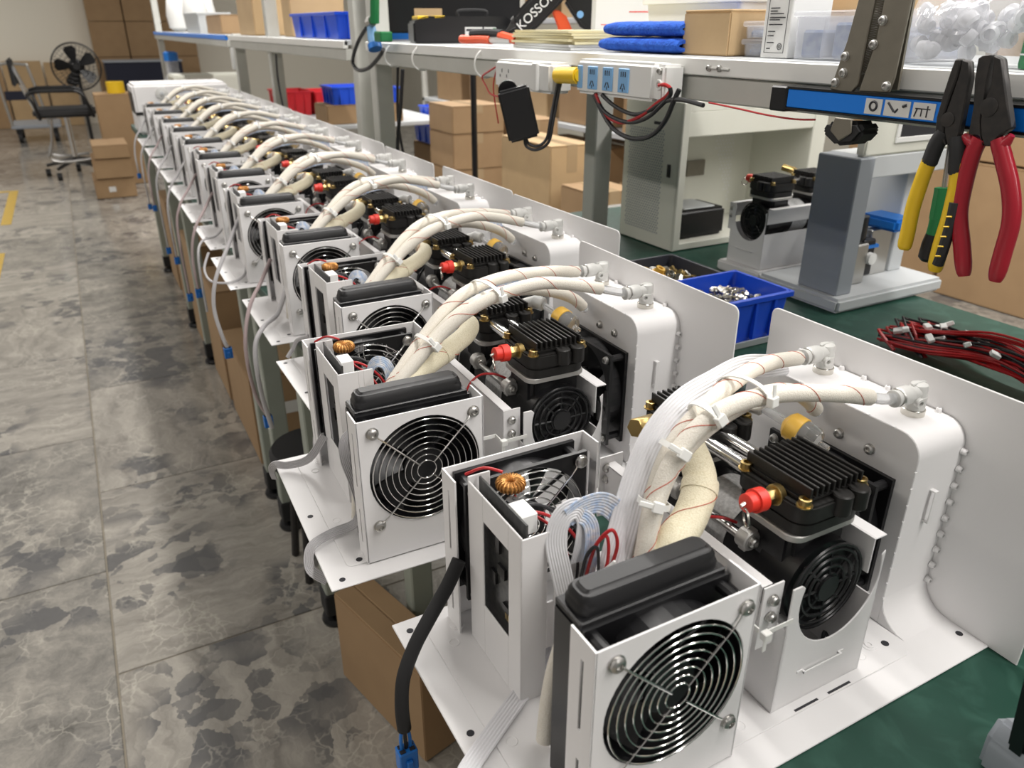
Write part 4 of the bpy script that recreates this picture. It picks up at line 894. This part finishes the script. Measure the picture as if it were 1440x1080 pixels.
# ------------------------------------------------------------------ mains sockets on the beam
def sock(g, y, z, s=1): pass
t = thing('power_strip', 'white power strip with three blue socket plates on the shelf beam', 'power strip', (.7385, .99, BZ))
MB().box(-.028, .010, -.085, .110, .405, .455).build('strip_body', 'white2', t, .005, 3); MB().box(-.026, .010, -.106, -.085, .406, .454).build('strip_end', 'white2', t, .004, 2)
for y in (.062, .022, -.018):
    p = MB().box(-.0296, -.0278, y - .013, y + .013, .413, .446).build('socket_plate', 'ltblue', t, .001, 1)
    g = MB()
    for dy in (-.005, 0, .005): g.box(-.0301, -.0295, y + dy - .0009, y + dy + .0009, .4345, .4415)
    for sg in (-1, 1): g.cbox((-.0298, y + sg * .0035, .4215), (.0006, .0016, .0085), Matrix.Rotation(sg * .5, 3, 'X'))
    g.box(-.0301, -.0295, y - .0008, y + .0008, .415, .4195).build('pin_slot', 'ink', p)
MB().box(-.0296, -.0278, .090, .104, .413, .446).build('socket_plate', 'ltblue', t, .001, 1)
MB().torus((-.0265, -.097, .428), (-1, 0, 0), .0055, .002, 16, 6).build('cable_gland', 'white2', t); scr(t, (-.0262, -.097, .446), (-1, 0, 0), .0042)
for nm, m, r, pts in (('cable', 'wblk', .0034, [(1.0481, .4055), (1.0189, .3748), (.9839, .3576), (.9426, .352), (.902, .3613), (.8733, .3831), (.8589, .4099), (.852, .425)]),
    ('cable', 'wblk', .0030, [(1.0483, .4065), (1.0236, .3847), (.9856, .3747), (.9502, .374), (.9145, .3841), (.8879, .4004), (.8707, .416), (.870, .426)]),
    ('cable', 'wblk', .0030, [(1.0291, .4065), (1.0021, .3945), (.969, .3872), (.9396, .3858), (.9108, .3939), (.8811, .4074), (.8447, .4127), (.80, .409)]),
    ('cable', 'wred', .0026, [(1.044, .4066), (1.0233, .3816), (.9944, .3719), (.9674, .3724), (.9262, .386), (.8962, .4044), (.8775, .4149), (.8698, .4245), (.8797, .4290), (.893, .428)])):
    MB().tube(spl([(-.024 - .003 * random.random(), a - .99, b) for a, b in pts], 6), r, 8).build(nm, m, t)
MB().tube(spl([(-.002, .8174 - .99, .4100), (-.002, .7644 - .99, .407), (-.002, .7153 - .99, .4037), (-.002, .6705 - .99, .4028), (-.002, .64 - .99, .405)], 5), .0012, 6).build('thin_red_lead', 'wred', t)
t = thing('socket_box', 'white switch and socket box tied to the beam left of the power strip', 'socket box', (.735, 1.27, BZ))
MB().box(-.030, .014, -.10, .10, .398, .446).build('box_body', 'white2', t, .005, 3); MB().box(-.030, -.026, -.06, .095, .404, .440)
MB().box(-.036, -.029, -.066, -.048, .400, .446).build('switch_cover', 'white2', t, .002, 1)
g = MB()
for y in (.07, .045): g.box(-.0306, -.0299, y - .001, y + .001, .425, .431).box(-.0306, -.0299, y + .006, y + .008, .417, .422)
g.build('pin_slot', 'ink', t)
MB().tube(spl([(-.02, .105, .435), (-.02, .14, .424), (-.02, .172, .412), (-.02, .157, .397), (-.02, .136, .383), (-.02, .09, .380)], 6), .0016, 6).build('red_lead', 'wred', t); MB().tube(spl([(-.012, .125, .43), (-.012, .14, .40), (-.012, .135, .37), (-.012, .12, .33)], 6), .0014, 6).build('red_lead', 'wred', t)
t = frame_at('power_adapter', 'black plug-in power adapter hanging from the socket box', 'adapter', .655, 1.186, BZ)
R_ = Matrix.Rotation(radians(-14), 3, 'Y')
MB().cbox((0, -.012, .370), (.052, .036, .082), R_).build('adapter_body', 'black', t, .004, 3); MB().cyl((-.018, 0, .405), (-.018, .006, .406), .016, 18).build('plug_head', 'black', t)
MB().tube(spl([(.012, -.012, .333), (.017, -.012, .322), (.032, -.012, .318), (.047, -.012, .330), (.053, -.010, .36), (.060, 0, .395), (.066, .01, .420)], 6), .0026, 8).tube(spl([(.010, -.012, .334), (.013, -.012, .318), (.030, -.012, .312), (.050, -.012, .324), (.057, -.010, .355), (.064, 0, .392), (.070, .01, .418)], 6), .0026, 8).build('adapter_cord', 'wblk', t)
t = thing('yellow_plug', 'yellow mains plug pushed into the left end of the power strip', 'plug', (.712, 1.112, BZ))
MB().cyl((0, .046, .428), (0, -.022, .431), .0125, 18).build('plug_body', 'yel', t, .003, 2); MB().cyl((0, .047, .428), (0, .052, .4278), .006, 14).build('strain_relief', 'yel', t); MB().cyl((0, .05, .428), (.004, .062, .420), .003, 10).build('plug_cord', 'steel', t)
t = thing('air_valve', 'blue handled air valve with black hose hanging at the shelf post', 'valve', (.716, 2.06, BZ))
MB().tube([(0, .02, .500), (0, .012, .475), (0, .004, .455)], .014, 12, [.8, 1, .9]).build('valve_handle', 'ltblue', t); MB().tube([(0, .004, .46), (0, -.002, .448)], .018, 14).build('valve_cap', 'bluec', t); MB().tube([(0, .03, .51), (0, .0, .515)], .013, 10).build('metal_joint', 'steel', t); MB().box(-.012, .02, -.08, -.03, .466, .49).build('valve_block', 'green', t, .003, 1)
MB().tube(spl([(-.01, .032, .497), (-.01, .11, .461), (-.01, .164, .415), (-.01, .126, .394), (-.01, .036, .402), (-.01, -.05, .43), (-.01, -.09, .45)], 6), .005, 8).build('hose', 'wblk', t)
MB().tube([(0, -.01, .51), (.0, -.03, .60), (.0, -.04, .70)], .012, 10).build('green_grip', 'green', t)
# ------------------------------------------------------------------ on the wide bench
t = thing('ventilated_cabinet', 'open ivory metal cabinet with perforated side on the green bench', 'cabinet', (1.217, 1.432, BZ))
MB().box(0, .003, 0, .215, .002, .345).build('side_panel', 'beige', t, .001, 1); MB().box(.43, .48, 0, .215, .002, .345).build('side_pillar', 'beige', t, .002, 1)
MB().box(.003, .43, .205, .215, .002, .345).build('back_wall', 'beige', t); MB().box(.003, .43, 0, .205, .002, .018).build('cabinet_floor', 'beige', t, .001, 1)
MB().box(.003, .43, .0, .205, .325, .345).build('cabinet_roof', 'beige', t); MB().box(.003, .43, .0, .012, .268, .325).build('front_lintel', 'beige', t, .002, 1); MB().box(.0, .022, -.004, .004, .002, .345).build('front_post', 'beige', t, .002, 1)
pf = MB()
for i in range(16):
    for j in range(40):
        y = .060 + .0085 * i + (.00425 if j % 2 else 0); z = .035 + .0062 * j
        pf.add([(-.0004, y + .0026 * cos(a), z + .0026 * sin(a)) for a in [k * pi / 3 for k in range(6)]], [tuple(range(6))])
tag(pf.build('perforation', 'dgrey', t), kind='stuff')
MB().box(-.003, 0, .026, .038, .175, .205).build('rocker_switch', 'black', t, .001, 1); MB().box(-.0012, 0, .060, .100, .290, .297).build('maker_plate', 'ink', t)
pf = MB()
for i in range(6):
    for j in range(22):
        x = .30 + .011 * i + (.0055 if j % 2 else 0); z = .05 + .0095 * j
        if z > .05 + .03 * (5 - i): pf.add([(x + .0032 * cos(a), .2045, z + .0032 * sin(a)) for a in [k * pi / 3 for k in range(6)]], [tuple(range(6))])
tag(pf.build('rear_hole_light', 'white2', t), kind='stuff')  # white discs paint the light that shows through the rear holes
MB().box(.20, .26, .198, .204, .135, .175).build('control_plate', 'olive', t)
t = thing('black_blower', 'black plastic blower unit inside the ivory cabinet', 'blower', (1.30, 1.47, BZ + .0185)); MB().box(-.04, .11, -.01, .10, 0, .070).build('blower_body', 'black', t, .008, 3); MB().box(-.02, .08, .0, .09, .070, .074).build('pale_pad', 'lgrey', t, .002, 1)
t = thing('yellow_transformer', 'small yellow and black transformer on the blower', 'transformer', (1.275, 1.555, BZ + .0935)); MB().box(-.022, .022, -.015, .015, 0, .034).build('yellow_core', 'yel', t, .002, 1); MB().box(.022, .05, -.015, .015, 0, .034).build('black_block', 'black', t, .002, 1)
# spare compressor in its cradle, same kind as in the modules
t = thing('spare_compressor', 'spare twin head compressor in a white cradle on the green bench', 'compressor', (1.198, 1.490, BZ + .020), -pi / 2)
for ch in list(PROTO.children):
    if ch.name.split('.')[0] in ('cradle_front', 'cradle_rear', 'cradle_side', 'cradle_floor', 'motor', 'crankcase', 'cylinder_head', 'cylinder_band', 'transfer_tube', 'safety_valve', 'brass_elbow', 'side_rail'):
        copy_tree(ch, t)
MB().box(.215, .346, .022, .262, -.0195, .003).build('plinth', 'white', t, .004, 2)
# grey stand with a panel on top
t = thing('grey_stand', 'slate and pale grey machine stand on the green bench', 'stand', (1.36, 1.03, BZ + .001))
MB().box(-.155, .160, -.105, .105, 0, .028).build('stand_base', 'lgrey', t, .006, 2); MB().box(-.140, -.098, -.085, .01, .028, .285).build('column', 'dgrey', t, .002, 1); MB().box(.095, .135, -.02, .08, .028, .285).build('column', 'lgrey', t, .002, 1)
MB().box(-.098, .135, -.075, .02, .245, .285).build('cross_beam', 'lgrey', t, .002, 1); MB().box(-.060, .05, .035, .038, .028, .245).build('rear_sheet', 'lgrey', t); MB().box(.02, .085, -.02, .0, .028, .125).build('steel_bracket', 'steel', t, .002, 1)
rg = MB().box(-.060, -.020, -.05, -.01, .028, .110).build('regulator', 'steel', t, .003, 1); MB().cyl((-.03, -.02, .110), (-.03, -.02, .160), .020, 20).build('regulator_knob', 'black', rg); MB().box(-.030, .005, -.045, .0, .040, .115).build('regulator_block', 'black', rg, .003, 1); MB().cyl((-.012, -.046, .078), (-.012, -.056, .078), .012, 18).build('gauge', 'paper', rg); MB().box(-.032, .010, -.048, .004, .098, .104).build('blue_ring', 'bluec', rg)
MB().box(.035, .10, -.06, .03, .125, .150).build('blue_clamp', 'bluec', t, .006, 2)
t = thing('display_panel', 'ivory framed display panel with dark window on the grey stand', 'panel', (1.36, 1.0, BZ + .2865)); MB().plate(-.12, .17, 0, .19, -.045, -.025, XZ, (.02, .10, .0005)).build('panel_frame', 'beige', t, .006, 2); MB().box(-.035, .080, -.0470, -.0452, .030, .120).build('dark_window', 'ink', t)
fr_ = MB().box(-.045, .090, -.049, -.045, .020, .030).box(-.045, .090, -.049, -.045, .120, .130).box(-.045, -.035, -.049, -.045, .03, .12).box(.08, .09, -.049, -.045, .03, .12).build('window_bezel', 'white2', t, .001, 1)
# bins of fittings
tray = thing('grey_tray', 'flat grey tray under the open blue bin of nickel fittings', 'tray', (.958, .962, BZ + .0005)); open_box(MB(), -.088, .088, -.080, .080, 0, .012, .003, .003).build('tray_body', 'lgrey', tray)
tub('open blue bin full of nickel fittings on the green bench', .880, 1.036, .893, 1.031, BZ + .0045, BZ + .085, 'blue')
tub('dark grey bin of brass and yellow fittings behind the blue bin', .905, 1.035, 1.052, 1.215, BZ + .001, BZ + .072, 'dbin')
tub('low dark plastic tray behind the third module', .880, .96, 1.26, 1.36, BZ + .001, BZ + .05, 'dbin', ribs=False)
nf = MB().lathe((0, 0, -.009), (0, 0, 1), [(.0055, 0), (.0062, .002), (.0062, .007), (.0078, .0075), (.0078, .012), (.005, .0125), (.005, .018), (.003, .018), (.003, .010), (.0005, .010)], 8).mesh('nickel_fitting')
for i in range(58):
    x, y = random.uniform(-.056, .056), random.uniform(-.048, .048); z = .044 + .024 * (1 - (x / .075) ** 2) * (1 - (y / .07) ** 2) + random.uniform(-.006, .006)
    o = obj('nickel_fitting', nf, 'nickel', None, (.958 + x, .962 + y, BZ + z), (random.random() * 3, random.random() * 3, 0)); tag(o, 'small nickel plated fitting in the heap in the blue bin', 'fitting', 'nickel fittings in the blue bin')
for i in range(26):
    x, y = random.uniform(-.045, .045), random.uniform(-.060, .060); z = .040 + .018 * (1 - (x / .065) ** 2) * (1 - (y / .08) ** 2) + random.uniform(-.004, .004); yl = i in (8, 14, 19)
    o = obj('yellow_fitting' if yl else 'brass_fitting', nf, None, None, (.970 + x, 1.133 + y, BZ + z), (random.random() * 3, random.random() * 3, 0)); o.scale = (1.9,) * 3 if yl else (1.25,) * 3
    o.material_slots[0].link = 'OBJECT'; o.material_slots[0].material = M['yellow' if yl else ('brass', 'nickel', 'cast')[i % 3]]
    tag(o, 'yellow plastic fitting among the metal ones in the dark grey bin' if yl else 'small metal fitting in the dark grey bin', 'fitting', 'yellow fittings in the dark bin' if yl else 'metal fittings in the dark bin')
# bundle of red and black leads
t = thing('wire_bundle', 'heap of red and black leads with white plugs on the green bench', 'wires', (1.175, .605, BZ))
for i in range(64):
    o1, o2 = random.uniform(-.045, .04), random.uniform(-.05, .05); h = .008 + .042 * (1 - abs(o1) / .06) * random.random(); y0, y1 = .165 + random.uniform(-.03, .02), -.23
    if i % 3 == 0: pts = [(o1 - .01, y0 - .05, .012), (o1, y0 - .01, .016 + h), (o1 + .02, y0, .012 + h), (o1 + .03, y0 - .03, .01 + h), (o1 * .6 + .01, .02, .010 + h * 1.2), (o2 * .6, -.10, .010 + h), (o2, y1, .008)]
    else: pts = [(o1, y0, .006 + h * .6), (o1 + random.uniform(-.015, .015), y0 * .5, .012 + h), (o1 * .4 + .01, .0, .012 + h * 1.3), (o2 * .7, -.11, .010 + h), (o2, y1, .008)]
    MB().tube(spl([(a, b, max(.004, c)) for a, b, c in pts], 5), .0021, 6).build('lead', 'wred' if i % 5 < 3 else 'wblk', t)
pm = MB().box(-.005, .005, -.008, .008, -.0035, .0035).mesh('plug', .001, 1)
for i in range(26):
    y = random.uniform(-.2, .17); obj('plug', pm, 'white2', t, (random.uniform(-.035, .045), y, random.uniform(.032, .056)), (random.uniform(-.5, .5), random.uniform(-.5, .5), random.uniform(-1, 1)))
# ------------------------------------------------------------------ room behind the bench
zz = [0.003, .19, .38, .562, .744, .883]
ordn = ['bottom', 'second', 'third', 'fourth', 'topmost']
for i in range(5): carton(f'{ordn[i]} brown carton of the tall stack behind the black pole', 1.70, 2.0, 3.78, 4.09, zz[i] + .0006 * i, zz[i + 1], group='cartons in the tall stack')
for i in range(4): carton(f'{ordn[i]} brown carton of the stack right of the tall one', 2.02, 2.30, 3.72, 4.03, .003 + .2 * i, .201 + .2 * i, group='cartons in the second stack')
carton('large taped brown carton in front of the carton stacks, behind the adapter', 1.60, 1.80, 2.64, 3.05, .452, .83, 'card2'); carton('brown carton underneath the large taped carton', 1.60, 1.84, 2.62, 3.06, .003, .45)
carton('small brown carton with paper slip beside the large taped carton', 1.60, 1.80, 2.34, 2.56, .502, .70, lab=(-.03, .03, .10, .15)); carton('brown carton underneath the small carton with paper slip', 1.60, 1.82, 2.32, 2.57, .003, .50)
carton('brown carton behind the ivory cabinet post', 1.84, 2.06, 2.15, 2.45, .003, .60); carton('pale carton on top of the one behind the ivory cabinet', 1.85, 2.05, 2.16, 2.44, .602, .76, 'card2')
# big cartons along the right wall
k = 0
big = [('lower left', 3.78, 4.45, 2.36, 3.05, .003, .62), ('lower middle', 3.74, 4.45, 1.66, 2.32, .003, .66), ('lower right', 3.80, 4.45, .98, 1.62, .003, .60), ('upper left', 3.80, 4.45, 2.38, 3.04, .63, 1.22), ('upper middle', 3.76, 4.45, 1.68, 2.30, .67, 1.28), ('upper right', 3.80, 4.45, 1.0, 1.60, .61, 1.2)]
for nm, *b in big: carton(f'{nm} big brown carton by the right wall, behind the pliers', *b, group='big cartons by the right wall')
# steel rack with cartons
t = thing('steel_rack', 'grey steel rack along the back aisle, behind the shelf', 'rack', (3.0, 4.9, 0))
for x in (-.28, .28):
    for y in (-1.7, 0, 1.7): MB().box(x - .02, x + .02, y - .02, y + .02, 0, 2.0).build('upright', 'grey_paint', t)
for z in (.12, .70, 1.30, 1.9): MB().box(-.3, .3, -1.72, 1.72, z - .03, z).build('rack_shelf', 'lgrey', t, .002, 1)
rk = 0
names = ['first', 'second', 'third', 'fourth', 'fifth']
for zi, z in enumerate((.122, .702, 1.302)):
    for j in range(5):
        y = 3.32 + .66 * j + (.03 * (j % 2)); h = .30 + .16 * ((j * 7 + zi * 3) % 4) / 3
        carton(f'{names[j]} carton from the near end on the {["bottom", "middle", "top"][zi]} level of the grey rack', 2.74, 3.22, y - .06, y + .42, z, z + h, 'card2' if (j + zi) % 3 == 0 else 'card', group='cartons on the grey rack')
# low side table with bins
t = thing('side_table', 'grey side table behind the bench with coloured bins on it', 'table', (1.5, 5.0, 0))
MB().box(-.42, .42, -.65, .75, .735, .76).build('table_top', 'lgrey', t, .003, 1)
for x in (-.38, .38):
    for y in (-.6, .7): MB().box(x - .02, x + .02, y - .02, y + .02, 0, .735).build('leg', 'grey_paint', t)
tub('left red plastic bin on the grey side table', 1.10, 1.30, 4.96, 5.24, .761, .90, 'redbin', 'red bins'); tub('right red plastic bin on the grey side table', 1.312, 1.51, 4.94, 5.22, .761, .895, 'redbin', 'red bins')
carton('brown carton on the near end of the grey side table', 1.22, 1.66, 4.37, 4.62, .761, .86)
tub('low blue bin on the brown carton, left of the shelf posts', 1.26, 1.46, 4.38, 4.60, .862, .955, 'blue'); tub('low blue bin on the brown carton, seen between the shelf posts', 1.475, 1.65, 4.38, 4.60, .862, .945, 'blue')
tub('upper blue bin on the stack in the back aisle beside the black cable', 1.95, 2.25, 4.55, 4.85, .70, .80, 'blue'); tub('lower blue bin on the floor stack in the back aisle', 1.92, 2.28, 4.50, 4.88, .585, .695, 'blue')
carton('carton carrying the two blue bins in the back aisle', 1.92, 2.30, 4.48, 4.90, .003, .58)
# far part of the shelf
tub('open blue bin on the middle bench shelf', .80, .98, 2.66, 3.24, SZ + .001, SZ + .082, 'blue')
carton('pale tan carton at the far end of the middle shelf', .80, 1.02, 3.92, 4.28, SZ + .001, SZ + .17, 'card2', tape=False); carton('tan carton next to the open blue bin on the middle shelf', .84, 1.06, 3.40, 3.54, SZ + .001, SZ + .20, 'card2', tape=False)
carton('brown carton lying on the far bench shelf', .82, 1.06, 4.9, 5.4, SZ + .001, SZ + .10, tape=False)
tub('grey tub of oddments on the far bench shelf', .80, 1.0, 5.6, 6.2, SZ + .001, SZ + .12, 'lgrey', ribs=False)
t = thing('picture_book', 'colourful printed box seen between the two shelf posts', 'box', (.93, 2.52, SZ + .001)); MB().box(-.06, .06, -.03, .03, 0, .16).build('box_body', 'bluec', t, .002, 1); MB().box(-.062, -.060, -.03, .03, .08, .11).box(-.06, .06, -.0315, -.030, .08, .11).build('yellow_band', 'yel', t); MB().box(-.06, .06, -.0315, -.030, .05, .075).build('teal_band', 'green', t)
# ivory machine, water jug and yellow roll at the far end
t = thing('ivory_machine', 'low ivory machine standing beyond the end of the row', 'machine', (.95, 6.6, 0)); MB().box(-.26, .26, -.2, .2, .003, .93).build('housing', 'beige', t, .01, 2); MB().box(.17, .21, -.204, -.2, .78, .80).build('latch', 'black', t); MB().box(-.24, .12, -.203, -.2, .70, .71).build('seam_line', 'dgrey', t)
t = thing('water_jug', 'large translucent jug beside the far shelf post', 'jug', (.78, 7.2, .003)); MB().lathe((0, 0, 0), (0, 0, 1), [(.15, 0), (.16, .02), (.16, .62), (.13, .78), (.05, .90), (.05, 1.0)], 24).build('jug_body', 'lidclear', t); MB().lathe((0, 0, 1.0), (0, 0, 1), [(.055, 0), (.055, .06), (.03, .07)], 16).build('jug_cap', 'bluec', t)
carton('open brown carton standing behind the three piled cartons', .18, .50, 7.60, 7.95, .003, .74, tape=False); 
t = thing('yellow_roll', 'yellow tape roll on the open carton by the row end', 'tape', (.36, 7.72, .742)); MB().lathe((0, 0, 0), (0, 0, 1), [(.07, 0), (.07, .09), (.035, .09), (.035, .001)], 28).build('roll_body', 'yel', t)
for i, (nm, z0, z1) in enumerate((('bottom', .003, .158), ('middle', .160, .312), ('top', .314, .415))):
    carton(f'{nm} brown carton of the three piled on the floor by the row end', .035 + .02 * i, .33, 7.0 - .02 * i, 7.40, z0, z1, group='three piled cartons', lab=(-.05, .0, .05, .09) if i == 0 else None, flaps=i == 2, tape=False)
# office chair
t = thing('drafting_chair', 'black seated drafting chair with chrome frame on casters', 'chair', (-.06, 8.3, 0))
MB().prism(rrect(-.25, .25, -.22, .22, .06), XY, .53, .60).build('seat', 'rubber', t, .02, 3)
for s in (-1, 1):
    MB().tube(spl([(-.20, .22 * s, .52), (-.22, .25 * s, .65), (-.24, .25 * s, .74), (.02, .25 * s, .75), (.15, .25 * s, .73), (.20, .25 * s, .60), (.22, .23 * s, .53)], 5), .014, 8).build('arm_frame', 'black', t); MB().cbox((-.05, .25 * s, .755), (.30, .05, .025)).build('arm_pad', 'rubber', t, .008, 2)
    MB().tube(spl([(-.12, .2 * s, .52), (-.16, .2 * s, .30), (-.20, .2 * s, .20), (-.10, .2 * s, .16), (.12, .2 * s, .17)], 5), .012, 8).build('foot_frame', 'steel', t)
MB().tube([(-.22, -.10, .58), (-.34, -.10, 1.0)], .016, 8).tube([(-.22, .10, .58), (-.34, .10, 1.0)], .016, 8).build('back_upright', 'chrome', t); MB().cbox((-.33, 0, .90), (.03, .40, .22)).build('backrest', 'rubber', t, .012, 2)
MB().cyl((0, 0, .14), (0, 0, .53), .024, 12).build('gas_column', 'chrome', t)
for i in range(5):
    a = 2 * pi * i / 5 + .3; l = MB().tube([(0, 0, .16), (.26 * cos(a), .26 * sin(a), .10)], .018, 8, [1.2, .8]).build('star_leg', 'toolsteel', t); MB().cyl((.26 * cos(a) - .02, .26 * sin(a), .035), (.26 * cos(a) + .02, .26 * sin(a), .035), .034, 14).build('caster', 'black', l)
# pedestal fan
t = thing('pedestal_fan', 'black pedestal fan standing behind the drafting chair', 'fan', (.12, 9.2, 0))
MB().lathe((0, 0, 0), (0, 0, 1), [(.20, 0), (.20, .02), (.05, .04)], 28).build('base', 'black', t); MB().cyl((0, 0, .03), (0, .04, .86), .017, 12).build('pole', 'black', t); MB().lathe((0, .10, .90), (0, -1, 0), [(.03, 0), (.07, .02), (.07, .12), (.03, .14)], 20).build('motor_pod', 'black', t)
cg = MB()
for s, yy in ((-1, -.10), (1, .0)):
    for r in (.07, .11, .15, .19): cg.torus((0, yy * (1 - (r / .22) ** 2) - .05, .90), (0, 1, 0), r, .0018, 32, 5)
    for i in range(36):
        a = 2 * pi * i / 36; cg.tube([(.05 * cos(a), yy - .05, .90 + .05 * sin(a)), (.15 * cos(a), yy * .6 - .05, .90 + .15 * sin(a)), (.212 * cos(a), -.05, .90 + .212 * sin(a))], .0013, 4)
cg.torus((0, -.05, .90), (0, 1, 0), .213, .008, 40, 8).build('guard', 'black', t)
for i in range(5):
    a = 2 * pi * i / 5 + .5; vs = []
    for r, w in ((.04, .25), (.10, .42), (.17, .34), (.188, .18)):
        for d, yy in ((-1, -.02), (1, .02)): vs.append((r * cos(a + d * w), -.05 + yy, .90 + r * sin(a + d * w)))
    MB().add(vs, [(0, 1, 3, 2), (2, 3, 5, 4), (4, 5, 7, 6)]).build('blade', 'black', t)
MB().lathe((0, -.03, .90), (0, -1, 0), [(.045, 0), (.045, .04), (.03, .055)], 20).build('hub', 'black', t)
# platform trolley and sheets against the wall
t = thing('platform_trolley', 'folding platform trolley with navy deck near the back wall', 'trolley', (-.45, 11.4, 0))
MB().box(-.22, .30, -.35, .35, .16, .20).build('deck', 'dgrey', t, .01, 2); MB().tube(spl([(-.20, -.33, .20), (-.23, -.34, .70), (-.20, -.34, .86), (.06, -.34, .86), (.10, -.34, .80), (.18, -.33, .20)], 5), .016, 8).build('push_handle', 'steel', t); MB().box(-.20, .10, -.35, -.335, .48, .58).build('handle_cover', 'navy', t, .004, 1)
for x in (-.15, .22):
    for y in (-.28, .28): MB().cyl((x - .02, y, .06), (x + .02, y, .06), .06, 16).build('wheel', 'rubber', t); MB().box(x - .03, x + .03, y - .03, y + .03, .10, .16).build('wheel_fork', 'black', t)
for i, (x0, x1, lab) in enumerate(((-1.9, -.72, 'wide cardboard sheet leaning on the back wall at the left'), (-.70, -.25, 'narrow cardboard sheet leaning on the back wall behind the trolley'), (-.22, .12, 'pale cardboard sheet leaning on the back wall behind the fan'))):
    tag(MB().box(x0, x1, 12.80 + .01 * i, 12.82 + .01 * i, .003, .86 - .02 * i).build('cardboard_sheet', 'card2' if i else 'card', None, .002, 1), lab, 'cardboard')
t = thing('navy_bench', 'low navy blue cabinet in front of the wall of cartons', 'cabinet', (.98, 12.0, 0)); MB().box(-.50, .42, -.25, .25, .003, .84).build('cabinet_body', 'navy', t, .01, 2); MB().box(-.51, .43, -.26, .26, .84, .86).build('cabinet_top', 'dgrey', t)
rows = ['bottom', 'lower middle', 'upper middle', 'top']
for r in range(4):
    for c in range(3): carton(f'{["left", "middle", "right"][c]} carton in the {rows[r]} row of cartons stacked at the back wall', .42 + .44 * c, .845 + .44 * c, 12.52, 12.95, .003 + .44 * r, .438 + .44 * r, group='cartons stacked at the back wall', tape=False)
# yellow floor markings
for i, (y0, y1) in enumerate(((6.35, 7.75), (4.6, 5.5))):
    tag(MB().box(-.60, -.535, y0, y1, .0006, .0014).build('floor_marking', 'tapey'), 'yellow tape strip on the walkway floor, ' + ('farther one near the chair' if i == 0 else 'nearer one cut by the left edge'), 'floor marking', 'yellow floor tape')
tag(MB().box(-1.6, -.602, 7.70, 7.765, .0006, .0014).build('floor_marking', 'tapey'), 'yellow tape strip running across the walkway floor to the left', 'floor marking', 'yellow floor tape')

# ------------------------------------------------------------------ cables and oddments round the shelf
for k, (lab, m, pts) in enumerate((('black cable hanging from the shelf beside the air valve', 'wblk', [(.742, 1.94, SZ - .058), (.738, 1.96, SZ - .15), (.746, 2.02, SZ - .25), (.752, 2.03, SZ - .36), (.750, 2.01, BZ + .012)]),
        ('thinner black cable hanging from the shelf behind the first cable', 'wblk', [(.79, 2.10, SZ - .058), (.785, 2.11, SZ - .2), (.79, 2.08, SZ - .33), (.80, 2.09, BZ + .012)]),
        ('black lead hanging from the middle shelf in front of the red bins', 'wblk', [(.742, 3.30, SZ - .058), (.74, 3.31, SZ - .15), (.745, 3.29, SZ - .30), (.75, 3.30, BZ + .012)]))):
    t = thing('hanging_cable', lab, 'cable', pts[0]); q = Vector(pts[0]); MB().tube(spl([Vector(p) - q for p in pts], 6), .005 - .001 * (k > 0), 8).build('cable_run', m, t)
    MB().cbox(Vector(pts[-1]) - q + Vector((0, 0, .006)), (.014, .010, .022)).build('cable_plug', 'black', t, .002, 1)
t = thing('wall_switch_box', 'small white switch box with blue sticker below the far shelf', 'switch box', (.80, 4.44, BZ + .30)); MB().box(-.03, .03, -.02, .02, 0, .11).build('switch_body', 'white2', t, .004, 2); MB().lathe((0, -.0205, .035), (0, -1, 0), [(.018, 0), (.018, .001)], 18).build('blue_sticker', 'ltblue', t)
MB().box(-.012, .012, -.016, .016, .11, SZ - BZ - .30 - .056).build('hanger_strip', 'lgrey', t)
bm_ = MB().lathe((0, 0, 0), (0, 0, 1), [(.03, 0), (.075, .03), (.085, .12), (.07, .22), (.03, .29), (.012, .31), (.012, .34)], 14).mesh('bag_body')
for i, (x, y, z) in enumerate(((.90, 6.35, 0), (1.02, 6.75, 0), (.88, 7.15, 0))):
    t = thing('white_sack', f'{["nearest", "middle", "farthest"][i]} white sack standing on the far bench shelf', 'sack', (x, y, SZ + .0015), i * .7, 'white sacks on the far shelf'); obj('bag_body', bm_, 'white2', t); MB().torus((0, 0, .315), (0, 0, 1), .014, .005, 14, 6).build('tie_cord', 'wred', t)
